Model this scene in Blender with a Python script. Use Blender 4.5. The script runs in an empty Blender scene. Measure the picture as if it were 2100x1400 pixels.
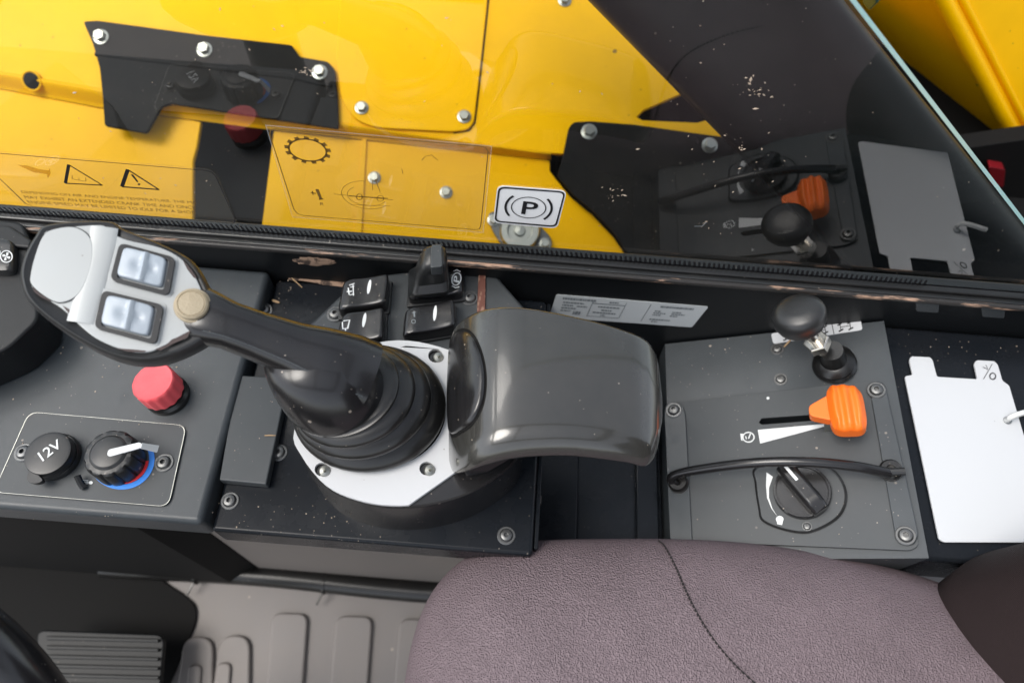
import bpy, bmesh, math, random
from mathutils import Vector as V, Matrix
from mathutils.bvhtree import BVHTree
from mathutils.geometry import tessellate_polygon
R = math.radians
random.seed(7)
scene = bpy.context.scene
col = scene.collection

# ------------------------------------------------------------------ camera, sky, sun, exposure
CAM_H, PITCH, ROLL, FPX = 0.477, 62.0, 4.5, 1500.0
cam_d = bpy.data.cameras.new('camera'); cam = bpy.data.objects.new('camera', cam_d); col.objects.link(cam)
ROT = Matrix.Rotation(R(90 - PITCH), 3, 'X') @ Matrix.Rotation(R(ROLL), 3, 'Z')
CP = V((0, 0, CAM_H))
cam.matrix_world = Matrix.Translation(CP) @ ROT.to_4x4()
cam_d.sensor_width = 36; cam_d.lens = FPX / 2100 * 36
cam_d.clip_start = 0.01; cam_d.clip_end = 100
cam_d.dof.use_dof = True; cam_d.dof.focus_distance = 0.47; cam_d.dof.aperture_fstop = 6.5
scene.camera = cam

SUN_EL, SUN_AZ = 60.0, -112.0           # azimuth: degrees from the window side (+Y); -90 is the front of the machine (-X)
world = bpy.data.worlds.new('World'); scene.world = world; world.use_nodes = True
wn = world.node_tree.nodes; wl = world.node_tree.links
sky = wn.new('ShaderNodeTexSky'); sky.sky_type = 'NISHITA'; sky.sun_disc = False
sky.sun_elevation = R(SUN_EL); sky.sun_rotation = R(SUN_AZ)
sky.dust_density = 1.5; sky.air_density = 1.0; sky.ozone_density = 0.6
hsv = wn.new('ShaderNodeHueSaturation'); hsv.inputs['Saturation'].default_value = 0.35      # thin overcast: a paler sky
wl.new(sky.outputs[0], hsv.inputs['Color']); wl.new(hsv.outputs[0], wn['Background'].inputs[0]); wn['Background'].inputs[1].default_value = 0.15
sd = bpy.data.lights.new('sun', 'SUN'); sd.energy = 1.5; sd.angle = R(32); sd.color = (1.0, 0.95, 0.88)
sun = bpy.data.objects.new('sun', sd); col.objects.link(sun)
_s = V((math.sin(R(SUN_AZ)) * math.cos(R(SUN_EL)), math.cos(R(SUN_AZ)) * math.cos(R(SUN_EL)), math.sin(R(SUN_EL))))
sun.rotation_euler = _s.to_track_quat('Z', 'Y').to_euler(); sun.location = _s * 5
scene.view_settings.view_transform = 'Standard'; scene.view_settings.look = 'None'
scene.view_settings.exposure = 1.1; scene.view_settings.gamma = 1.0
scene.render.engine = 'CYCLES'
scene.cycles.use_denoising = True
scene.cycles.max_bounces = 8; scene.cycles.transparent_max_bounces = 16

# ------------------------------------------------------------------ helpers
class Plane:
    """a real surface of the cab; at() reads a survey point of the picture as a point on it"""
    def __init__(s, p, n):
        s.p = V(p); s.n = V(n).normalized()
    def at(s, x, y, off=0.0):
        d = ROT @ V(((x - 1050) / FPX, -(y - 700) / FPX, -1))
        p = s.p + s.n * off
        return CP + d * ((p - CP).dot(s.n) / d.dot(s.n))
    def pts(s, l, off=0.0): return [s.at(x, y, off) for x, y in l]
    def up(s, d): return Plane(s.p + s.n * d, s.n)
def H(z): return Plane((0, 0, z), (0, 0, 1))
def upright(y): return Plane((0, y, 0), (0, -1, 0))

WM = {}
def put(o, parent, M):
    col.objects.link(o)
    if parent is not None:
        o.parent = parent; o.matrix_parent_inverse = WM[parent.name].inverted()
    o.matrix_basis = M; WM[o.name] = M
    return o
def tag(o, label, cat=None, group=None, kind=None):
    if label: o['label'] = label
    if cat: o['category'] = cat
    if group: o['group'] = group
    if kind: o['kind'] = kind
    return o
def thing(name, label, cat, loc, group=None):
    o = bpy.data.objects.new(name, None); o.empty_display_size = 0.02
    put(o, None, Matrix.Translation(V(loc)))
    return tag(o, label, cat, group)
def ob(name, vf, mat, parent=None, bevel=0, seg=2, smooth=True, angle=35, sub=0, solid=0):
    vs, fs = vf
    c = sum((V(v) for v in vs), V()) / len(vs)
    me = bpy.data.meshes.new(name)
    me.from_pydata([V(v) - c for v in vs], [], fs); me.update()
    bm = bmesh.new(); bm.from_mesh(me)
    bmesh.ops.recalc_face_normals(bm, faces=bm.faces); bm.to_mesh(me); bm.free()
    if isinstance(mat, (list, tuple)):
        for m in mat: me.materials.append(m)
    else: me.materials.append(mat)
    if smooth:
        me.shade_smooth()
        try: me.set_sharp_from_angle(angle=R(angle))
        except Exception: pass
    o = bpy.data.objects.new(name, me)
    put(o, parent, Matrix.Translation(c))
    if solid:
        m = o.modifiers.new('s', 'SOLIDIFY'); m.thickness = solid; m.offset = 0
    if bevel:
        m = o.modifiers.new('b', 'BEVEL'); m.width = bevel; m.segments = seg; m.limit_method = 'ANGLE'; m.angle_limit = R(40)
        m.use_clamp_overlap = True; m.harden_normals = True
    if sub:
        m = o.modifiers.new('u', 'SUBSURF'); m.levels = sub; m.render_levels = sub
    return o
def inst(name, me, parent, M):
    return put(bpy.data.objects.new(name, me), parent, M)
def merge(*parts):
    vs, fs = [], []
    for v, f in parts:
        k = len(vs); vs += list(v); fs += [tuple(i + k for i in q) for q in f]
    return vs, fs
def fillet(pts, r, n=5):
    out = []; N = len(pts)
    for i in range(N):
        a, b, c = V(pts[i - 1]), V(pts[i]), V(pts[(i + 1) % N])
        rr = r[i] if isinstance(r, (list, tuple)) else r
        u, w = (a - b), (c - b); lu, lw = u.length, w.length
        if rr <= 0 or lu < 1e-9 or lw < 1e-9: out.append(b); continue
        u /= lu; w /= lw; t = min(rr, lu * 0.48, lw * 0.48)
        p, q = b + u * t, b + w * t
        for k in range(n + 1):
            s = k / n
            out.append(p * (1 - s) ** 2 + b * 2 * s * (1 - s) + q * s * s)
    return out
def smooth_closed(pts, n=6):
    out = []; N = len(pts); pts = [V(p) for p in pts]
    for i in range(N):
        a, b, c, d = pts[i - 1], pts[i], pts[(i + 1) % N], pts[(i + 2) % N]
        for k in range(n):
            t = k / n
            out.append(0.5 * ((2 * b) + (c - a) * t + (2 * a - 5 * b + 4 * c - d) * t * t + (3 * b - a - 3 * c + d) * t ** 3))
    return out
def spline(pts, n=8):
    pts = [V(p) for p in pts]; N = len(pts); out = []
    for i in range(N - 1):
        a = pts[max(i - 1, 0)]; b = pts[i]; c = pts[i + 1]; d = pts[min(i + 2, N - 1)]
        for k in range(n):
            t = k / n
            out.append(0.5 * ((2 * b) + (c - a) * t + (2 * a - 5 * b + 4 * c - d) * t * t + (3 * b - a - 3 * c + d) * t ** 3))
    out.append(pts[-1]); return out
def prism(pts, d, holes=()):
    """planar outline swept by vector d"""
    d = V(d); rings = [[V(p) for p in pts]] + [[V(p) for p in h] for h in holes]
    vs, fs = [], []; flat = [p for r in rings for p in r]; n = len(flat)
    vs = flat + [p + d for p in flat]
    if holes:
        tri = tessellate_polygon(rings)
        for t in tri: fs.append(tuple(t)); fs.append(tuple(i + n for i in reversed(t)))
    else:
        fs.append(tuple(range(n))); fs.append(tuple(i + n for i in reversed(range(n))))
    k = 0
    for r in rings:
        m = len(r)
        for i in range(m):
            a, b = k + i, k + (i + 1) % m
            fs.append((a, b, b + n, a + n))
        k += m
    return vs, fs
def plate(pl, outline, thick, off=0.0, r=0, holes=(), n=5):
    """plate on plane pl: its top lies off above the plane and it is thick deep; outline in survey points"""
    p = pl.pts(outline, off)
    if r: p = fillet(p, r, n)
    return prism(p, -pl.n * thick, [pl.pts(h, off) for h in holes])
def circ_px(cx, cy, rx, ry=None, n=24):
    ry = ry or rx
    return [(cx + rx * math.cos(2 * math.pi * k / n), cy + ry * math.sin(2 * math.pi * k / n)) for k in range(n)]
def basis(n, x=None):
    n = V(n).normalized(); x = V(x) if x is not None else V((1, 0, 0))
    x = (x - n * x.dot(n)).normalized(); y = n.cross(x)
    return Matrix((x, y, n)).transposed()
def place(p, n, x=None, s=1.0):
    return Matrix.Translation(V(p)) @ (basis(n, x) * s).to_4x4()
def lathe(prof, n=32, M=None, sx=1.0, sy=1.0):
    vs, fs = [], []; M = M or Matrix()
    for r, z in prof:
        for k in range(n):
            a = 2 * math.pi * k / n
            vs.append(M @ V((r * sx * math.cos(a), r * sy * math.sin(a), z)))
    m = len(prof)
    for i in range(m - 1):
        for k in range(n):
            a, b = i * n + k, i * n + (k + 1) % n
            fs.append((a, b, b + n, a + n))
    if prof[0][0] > 1e-6: fs.append(tuple(reversed(range(n))))
    if prof[-1][0] > 1e-6: fs.append(tuple(range((m - 1) * n, m * n)))
    return vs, fs
def loft(secs, caps=True):
    vs, fs = [], []; n = len(secs[0])
    for s in secs: vs += [V(p) for p in s]
    for i in range(len(secs) - 1):
        for k in range(n):
            a, b = i * n + k, i * n + (k + 1) % n
            fs.append((a, b, b + n, a + n))
    if caps:
        fs.append(tuple(reversed(range(n)))); fs.append(tuple(range((len(secs) - 1) * n, len(secs) * n)))
    return vs, fs
def tube(path, rad, n=10, up=(0, 0, 1), sy=1.0):
    path = [V(p) for p in path]; secs = []; N = len(path)
    for i, p in enumerate(path):
        t = (path[min(i + 1, N - 1)] - path[max(i - 1, 0)]).normalized()
        u = V(up); s = t.cross(u)
        if s.length < 1e-4: s = t.cross(V((1, 0, 0)))
        s.normalize(); u = s.cross(t)
        r = rad[i] if isinstance(rad, (list, tuple)) else rad
        secs.append([p + s * r * math.cos(2 * math.pi * k / n) + u * r * sy * math.sin(2 * math.pi * k / n) for k in range(n)])
    return loft(secs)
def bil(q, u, v):
    a, b, c, d = q     # tl, tr, br, bl
    return (a[0] * (1 - u) * (1 - v) + b[0] * u * (1 - v) + c[0] * u * v + d[0] * (1 - u) * v,
            a[1] * (1 - u) * (1 - v) + b[1] * u * (1 - v) + c[1] * u * v + d[1] * (1 - u) * v)
def pillow(pl, quad, hfun, depth, nu=20, nv=14, rnd=0.12, pw=6):
    """soft moulded block over a four-cornered footprint: rounded rim, top height hfun(u, v) above the plane, foot at -depth"""
    vs, fs = [], []
    def m(t):                       # ease the grid towards the rim
        return 0.5 - 0.5 * math.cos(math.pi * t)
    for j in range(nv + 1):
        for i in range(nu + 1):
            u, v = m(i / nu), m(j / nv)
            a, b = abs(2 * u - 1), abs(2 * v - 1)
            k = max(0.0, 1 - (a ** pw + b ** pw)) if a ** pw + b ** pw < 1 else 0
            # pull the corners in
            su, sv = u, v
            if a > 1e-6 or b > 1e-6:
                L = (a ** pw + b ** pw) ** (1 / pw); M_ = max(a, b)
                if L > 1e-6:
                    f = M_ / L
                    su, sv = 0.5 + (u - 0.5) * (1 - (1 - f) * min(1, M_)), 0.5 + (v - 0.5) * (1 - (1 - f) * min(1, M_))
            e = max(a, b)
            lip = 1.0 if e < 1 - rnd else math.sqrt(max(0, 1 - ((e - (1 - rnd)) / rnd) ** 2))
            h = hfun(u, v)
            x, y = bil(quad, su, sv)
            base = pl.at(x, y)
            vs.append(base + pl.n * (h * (0.45 + 0.55 * lip)))
    W = nu + 1
    for j in range(nv):
        for i in range(nu):
            fs.append((j * W + i, j * W + i + 1, (j + 1) * W + i + 1, (j + 1) * W + i))
    rim = [i for i in range(W)] + [j * W + nu for j in range(1, nv + 1)] + [nv * W + i for i in range(nu - 1, -1, -1)] + [j * W for j in range(nv - 1, 0, -1)]
    k0 = len(vs)
    for i in rim:
        p = vs[i]; vs.append(p - pl.n * ((p - pl.p).dot(pl.n) + depth))
    n = len(rim)
    for k in range(n):
        fs.append((rim[k], rim[(k + 1) % n], k0 + (k + 1) % n, k0 + k))
    fs.append(tuple(range(k0, k0 + n)))
    return vs, fs
def ribbon(pl, line, w, off=0.0003, closed=False, thick=0.0002):
    """printed line of real width w (m) on a plane"""
    p = pl.pts(line, off); N = len(p); L, Rr = [], []
    for i in range(N):
        a = p[i - 1] if (i or closed) else p[i]; b = p[(i + 1) % N] if (i < N - 1 or closed) else p[i]
        t = (b - a).normalized(); s = pl.n.cross(t).normalized() * w * 0.5
        k = 1.0
        if 0 < i < N - 1 or closed:
            t1 = (p[i] - p[i - 1]).normalized(); c = max(0.4, t1.dot(t)); k = 1 / c
        L.append(p[i] + s * k); Rr.append(p[i] - s * k)
    vs = L + Rr; fs = []
    for i in range(N if closed else N - 1):
        j = (i + 1) % N; fs.append((i, j, N + j, N + i))
    return vs, fs
def text_px(body, quad, pl, off=0.0003, bold=0.0):
    """lettering laid on a plane: the text's box is mapped to a four-cornered patch"""
    cu = bpy.data.curves.new('t', 'FONT'); cu.body = body; cu.resolution_u = 3; cu.offset = bold
    o = bpy.data.objects.new('t', cu); me = o.to_mesh()
    vs = [v.co.copy() for v in me.vertices]; fs = [tuple(p.vertices) for p in me.polygons]
    o.to_mesh_clear(); bpy.data.objects.remove(o); bpy.data.curves.remove(cu)
    if not vs: return [], []
    x0 = min(v.x for v in vs); x1 = max(v.x for v in vs); y0 = min(v.y for v in vs); y1 = max(v.y for v in vs)
    out = []
    for v in vs:
        x, y = bil(quad, (v.x - x0) / (x1 - x0), 1 - (v.y - y0) / (y1 - y0))
        out.append(pl.at(x, y, off))
    return out, fs
def flatpoly(pl, outline, off=0.0003):
    p = pl.pts(outline, off); return p, [tuple(range(len(p)))]

# ------------------------------------------------------------------ materials
def nodes_of(name):
    m = bpy.data.materials.new(name); m.use_nodes = True
    return m, m.node_tree.nodes, m.node_tree.links, m.node_tree.nodes['Principled BSDF']
def mat(name, base, rough=0.5, metal=0.0, bump=None, dust=0.0, dustcol=(0.35, 0.30, 0.25), film=0.0, film_col=(0.16, 0.16, 0.16),
        var=0.0, spec=0.5, coat=0.0, rvar=0.0, scratch=0.0, speck_scale=140, sheen=0.0, sub=0.0):
    m, n, l, b = nodes_of(name)
    b.inputs['Roughness'].default_value = rough; b.inputs['Metallic'].default_value = metal
    b.inputs['Specular IOR Level'].default_value = spec; b.inputs['Coat Weight'].default_value = coat
    b.inputs['Coat Roughness'].default_value = 0.08
    if sheen: b.inputs['Sheen Weight'].default_value = sheen; b.inputs['Sheen Roughness'].default_value = 0.4
    if sub: b.inputs['Subsurface Weight'].default_value = sub; b.inputs['Subsurface Radius'].default_value = (0.004, 0.002, 0.001)
    g = n.new('ShaderNodeNewGeometry'); pos = g.outputs['Position']
    def noise(sc, det=4, ro=0.55):
        t = n.new('ShaderNodeTexNoise'); t.inputs['Scale'].default_value = sc; t.inputs['Detail'].default_value = det
        t.inputs['Roughness'].default_value = ro; l.new(pos, t.inputs['Vector']); return t.outputs['Fac']
    def ramp(src, a, c, lo=0.0, hi=1.0):
        t = n.new('ShaderNodeMapRange'); t.inputs[1].default_value = a; t.inputs[2].default_value = c
        t.inputs[3].default_value = lo; t.inputs[4].default_value = hi; l.new(src, t.inputs[0]); return t.outputs[0]
    def mix(f, a, c):
        t = n.new('ShaderNodeMix'); t.data_type = 'RGBA'
        if isinstance(f, float): t.inputs[0].default_value = f
        else: l.new(f, t.inputs[0])
        for s, x in ((6, a), (7, c)):
            if isinstance(x, tuple): t.inputs[s].default_value = (*x[:3], 1)
            else: l.new(x, t.inputs[s])
        return t.outputs[2]
    def math_(op, a, c):
        t = n.new('ShaderNodeMath'); t.operation = op
        for i, x in enumerate((a, c)):
            if isinstance(x, (int, float)): t.inputs[i].default_value = x
            else: l.new(x, t.inputs[i])
        return t.outputs[0]
    cur = tuple(base); rg = None
    if var:
        f = ramp(noise(30, 5), 0.3, 0.7)
        cur = mix(f, tuple(c * (1 - var) for c in base), tuple(min(1, c * (1 + var)) for c in base))
    if film:
        f = math_('MULTIPLY', ramp(noise(18, 6, 0.65), 0.35, 0.75), film)
        cur = mix(f, cur, film_col)
        rg = math_('ADD', ramp(f, 0, 1, rough, min(1, rough + 0.14)), 0.0)
    if rvar:
        f = ramp(noise(55, 4), 0.3, 0.7, rough - rvar, rough + rvar)
        rg = math_('MAXIMUM', rg, f) if rg is not None else f
    if scratch:
        w = n.new('ShaderNodeTexNoise'); w.inputs['Scale'].default_value = 1.0; w.inputs['Detail'].default_value = 3
        mp = n.new('ShaderNodeMapping'); mp.inputs['Scale'].default_value = (500, 25, 200); mp.inputs['Rotation'].default_value = (0, 0, 0.5)
        l.new(pos, mp.inputs[0]); l.new(mp.outputs[0], w.inputs['Vector'])
        f = math_('MULTIPLY', ramp(w.outputs['Fac'], 0.66, 0.72), scratch)
        cur = mix(f, cur, (0.25, 0.25, 0.25))
    if dust:
        msk = None
        for sc, th, keep in ((speck_scale, 0.10, 0.80), (speck_scale * 3.1, 0.13, 0.72)):
            v = n.new('ShaderNodeTexVoronoi'); v.inputs['Scale'].default_value = sc; l.new(pos, v.inputs['Vector'])
            sep = n.new('ShaderNodeSeparateColor'); l.new(v.outputs['Color'], sep.inputs[0])
            k = math_('GREATER_THAN', sep.outputs[0], 1 - (1 - keep) * dust)
            rad = math_('MULTIPLY', sep.outputs[1], th * 1.6)
            d = math_('LESS_THAN', v.outputs['Distance'], rad)
            k = math_('MULTIPLY', k, d); msk = k if msk is None else math_('MAXIMUM', msk, k)
        msk = math_('MULTIPLY', msk, ramp(noise(9, 4, 0.6), 0.44, 0.62, 0.05, 1.0))
        cur = mix(math_('MULTIPLY', msk, 0.85), cur, dustcol)
    if isinstance(cur, tuple): b.inputs['Base Color'].default_value = (*cur, 1)
    else: l.new(cur, b.inputs['Base Color'])
    if rg is not None: l.new(rg, b.inputs['Roughness'])
    if bump:
        kind, sc, st, dist = bump
        if kind == 'leather':
            v = n.new('ShaderNodeTexVoronoi'); v.feature = 'SMOOTH_F1'; v.inputs['Scale'].default_value = sc
            nz = n.new('ShaderNodeTexNoise'); nz.inputs['Scale'].default_value = sc * 0.5; l.new(pos, nz.inputs['Vector'])
            vm = n.new('ShaderNodeVectorMath'); vm.operation = 'MULTIPLY_ADD'
            l.new(nz.outputs['Color'], vm.inputs[0]); vm.inputs[1].default_value = (1.2 / sc,) * 3; l.new(pos, vm.inputs[2])
            l.new(vm.outputs[0], v.inputs['Vector']); src = v.outputs['Distance']
        elif kind == 'weave':
            w1 = n.new('ShaderNodeTexWave'); w1.inputs['Scale'].default_value = sc; w1.bands_direction = 'DIAGONAL'
            w1.inputs['Distortion'].default_value = 3; w1.inputs['Detail'].default_value = 2; w1.inputs['Detail Scale'].default_value = 3
            l.new(pos, w1.inputs['Vector']); src = math_('ADD', w1.outputs['Fac'], noise(sc * 6, 2))
        else: src = noise(sc, 3)
        bp = n.new('ShaderNodeBump'); bp.inputs['Strength'].default_value = st; bp.inputs['Distance'].default_value = dist
        l.new(src, bp.inputs['Height']); l.new(bp.outputs[0], b.inputs['Normal'])
    return m
YEL = (0.86, 0.455, 0.0)
M = {}
M['yellow'] = mat('yellow_paint', YEL, 0.32, spec=0.06, bump=('noise', 90, 0.05, 0.001), var=0.03, dust=0.25, dustcol=(0.12, 0.08, 0.03), speck_scale=60)
M['yellow_far'] = mat('yellow_paint_shaded_side', YEL, 0.35, coat=0.3, var=0.05)
M['panel'] = mat('black_powder_coat', (0.030, 0.036, 0.041), 0.40, bump=('noise', 1500, 0.25, 0.0003), dust=0.5, film=0.35, film_col=(0.070, 0.080, 0.086), rvar=0.06)
M['panel2'] = mat('black_console_plastic', (0.006, 0.008, 0.011), 0.26, spec=0.2, bump=('noise', 1800, 0.12, 0.0002), dust=0.45, film=0.12, film_col=(0.045, 0.04, 0.036), rvar=0.08)
M['plate'] = mat('dark_grey_label_plate', (0.036, 0.042, 0.046), 0.46, bump=('noise', 2500, 0.12, 0.0002), dust=0.6, film=0.3, film_col=(0.08, 0.08, 0.08))
M['trim'] = mat('black_moulded_plastic', (0.012, 0.013, 0.014), 0.34, bump=('noise', 2500, 0.2, 0.0002), dust=0.7, film=0.2, film_col=(0.07, 0.065, 0.06))
M['gloss'] = mat('worn_glossy_black', (0.009, 0.009, 0.010), 0.22, bump=('noise', 2200, 0.10, 0.0002), dust=0.5, film=0.16, film_col=(0.045, 0.04, 0.035), coat=0.1, rvar=0.06)
M['palm'] = mat('worn_palm_rest_plastic', (0.026, 0.026, 0.024), 0.22, bump=('noise', 2600, 0.08, 0.0002), dust=0.15, film=0.35, film_col=(0.060, 0.056, 0.048), coat=0.7, rvar=0.05)
M['rubber'] = mat('black_rubber', (0.008, 0.008, 0.008), 0.28, bump=('noise', 1800, 0.15, 0.0002), dust=0.5, film=0.15, film_col=(0.04, 0.036, 0.032))
M['flap'] = mat('black_rubber_sheet', (0.006, 0.006, 0.006), 0.7, spec=0.12, bump=('noise', 400, 0.1, 0.0004), dust=0.5, film=0.2, film_col=(0.05, 0.04, 0.03))
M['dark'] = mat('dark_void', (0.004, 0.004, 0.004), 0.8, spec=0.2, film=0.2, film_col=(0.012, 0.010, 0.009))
M['dash'] = mat('black_soft_dash', (0.006, 0.007, 0.008), 0.5, spec=0.35, dust=0.3, bump=('noise', 1500, 0.2, 0.0003))
M['silver'] = mat('silver_grey_paint', (0.40, 0.42, 0.42), 0.32, film=0.12, film_col=(0.34, 0.30, 0.24), dust=0.2, dustcol=(0.15, 0.12, 0.1), metal=0.15, spec=0.6)
M['white_ring'] = mat('white_grey_ring_plastic', (0.52, 0.53, 0.54), 0.30, film=0.10, film_col=(0.45, 0.42, 0.38), dust=0.25, dustcol=(0.2, 0.17, 0.14))
M['button'] = mat('pale_blue_grey_button', (0.36, 0.41, 0.46), 0.34, film=0.12, film_col=(0.38, 0.36, 0.33))
M['tan'] = mat('yellowed_button', (0.40, 0.34, 0.24), 0.5, bump=('noise', 600, 0.6, 0.0006), film=0.6, film_col=(0.24, 0.18, 0.10), dust=0.8, dustcol=(0.14, 0.10, 0.06), speck_scale=400)
M['red'] = mat('red_plastic_cap', (0.74, 0.05, 0.065), 0.42, film=0.35, film_col=(0.80, 0.26, 0.27), var=0.05)  # pink film colour paints in the overexposed brightness of the cap
M['orange'] = mat('orange_plastic', (0.90, 0.16, 0.008), 0.45, film=0.06, film_col=(0.6, 0.25, 0.1), bump=('noise', 900, 0.1, 0.0002), sub=0.05)
M['white'] = mat('white_card', (0.54, 0.555, 0.57), 0.38, dust=0.12, dustcol=(0.2, 0.2, 0.2), speck_scale=70, film=0.08, film_col=(0.6, 0.6, 0.58))
M['vinyl'] = mat('white_vinyl', (0.86, 0.87, 0.87), 0.4, film=0.05, film_col=(0.7, 0.7, 0.68))
M['print_white'] = mat('white_print', (0.66, 0.68, 0.68), 0.5, film=0.15, film_col=(0.4, 0.4, 0.4))
M['print_black'] = mat('black_print', (0.012, 0.012, 0.014), 0.5)
M['print_brown'] = mat('faded_brown_print', (0.17, 0.09, 0.015), 0.6, film=0.6, film_col=(0.34, 0.19, 0.03))
M['print_grey'] = mat('grey_print', (0.16, 0.18, 0.19), 0.6)
M['blue'] = mat('blue_print', (0.03, 0.22, 0.72), 0.45)
M['redp'] = mat('red_print', (0.70, 0.03, 0.04), 0.45)
M['paper'] = mat('pale_grey_label', (0.50, 0.53, 0.54), 0.4, film=0.2, film_col=(0.42, 0.44, 0.45))
M['steel'] = mat('zinc_plated_steel', (0.36, 0.37, 0.345), 0.34, metal=1.0, film=0.3, film_col=(0.25, 0.22, 0.16), bump=('noise', 900, 0.1, 0.0002))
M['chrome'] = mat('bright_steel', (0.66, 0.63, 0.57), 0.16, metal=1.0, film=0.25, film_col=(0.3, 0.2, 0.12))
M['bolt'] = mat('blackened_screw', (0.10, 0.105, 0.11), 0.33, metal=0.7, dust=0.5, film=0.5, film_col=(0.2, 0.19, 0.17))
M['seat'] = mat('mauve_grey_seat_cloth', (0.165, 0.126, 0.138), 0.60, bump=('leather', 1050, 1.0, 0.0016), dust=0.10, dustcol=(0.3, 0.26, 0.24), var=0.08, spec=0.35, speck_scale=200)
M['seatback'] = mat('dark_brown_woven_cloth', (0.034, 0.022, 0.022), 0.8, spec=0.2, bump=('weave', 420, 1.0, 0.0012), dust=0.5, dustcol=(0.16, 0.10, 0.09), speck_scale=700)
M['thread'] = mat('dark_thread', (0.010, 0.008, 0.008), 0.8)
M['floor'] = mat('grey_brown_floor_mat', (0.20, 0.185, 0.178), 0.55, bump=('noise', 700, 0.2, 0.0006), film=0.35, film_col=(0.24, 0.21, 0.185), dust=0.15, dustcol=(0.5, 0.45, 0.35), speck_scale=30)
M['skirt'] = mat('grey_side_skirt', (0.16, 0.145, 0.135), 0.6, film=0.3, film_col=(0.2, 0.17, 0.15))
M['rust'] = mat('bare_worn_edge', (0.30, 0.16, 0.10), 0.6, film=0.5, film_col=(0.45, 0.32, 0.22), var=0.3)
M['chip_dark'] = mat('bared_dark_plastic', (0.045, 0.028, 0.026), 0.6, var=0.4)
M['straw'] = mat('straw', (0.36, 0.24, 0.13), 0.8, var=0.2)
M['crumb'] = mat('dry_crumbs', (0.42, 0.34, 0.26), 0.85, var=0.3)
M['teal'] = mat('teal_painted_metal', (0.01, 0.12, 0.11), 0.5)
M['wire_white'] = mat('white_cable', (0.62, 0.63, 0.62), 0.4)
def worn(name, base, wear, thr, rough=0.4, scale=(14, 14, 14), dust=0.5):
    m, n, l, b = nodes_of(name)
    g = n.new('ShaderNodeNewGeometry'); mp = n.new('ShaderNodeMapping'); mp.inputs['Scale'].default_value = scale
    l.new(g.outputs['Position'], mp.inputs[0])
    t = n.new('ShaderNodeTexNoise'); t.inputs['Scale'].default_value = 1; t.inputs['Detail'].default_value = 6; t.inputs['Roughness'].default_value = 0.65
    l.new(mp.outputs[0], t.inputs['Vector'])
    r = n.new('ShaderNodeMapRange'); r.inputs[1].default_value = thr; r.inputs[2].default_value = thr + 0.06; l.new(t.outputs['Fac'], r.inputs[0])
    x = n.new('ShaderNodeMix'); x.data_type = 'RGBA'; l.new(r.outputs[0], x.inputs[0])
    x.inputs[6].default_value = (*base, 1); x.inputs[7].default_value = (*wear, 1); l.new(x.outputs[2], b.inputs['Base Color'])
    b.inputs['Roughness'].default_value = rough; b.inputs['Specular IOR Level'].default_value = 0.3
    return m
M['sill_edge'] = worn('worn_sill_edge', (0.03, 0.028, 0.027), (0.42, 0.27, 0.19), 0.53, 0.35, (11, 60, 60))
M['dirty'] = worn('black_paint_with_dried_mud', (0.005, 0.006, 0.007), (0.12, 0.085, 0.065), 0.67, 0.45, (28, 40, 30))
M['chip'] = worn('chipped_red_brown_edge', (0.14, 0.055, 0.04), (0.30, 0.18, 0.13), 0.5, 0.6, (200, 80, 80))
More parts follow.
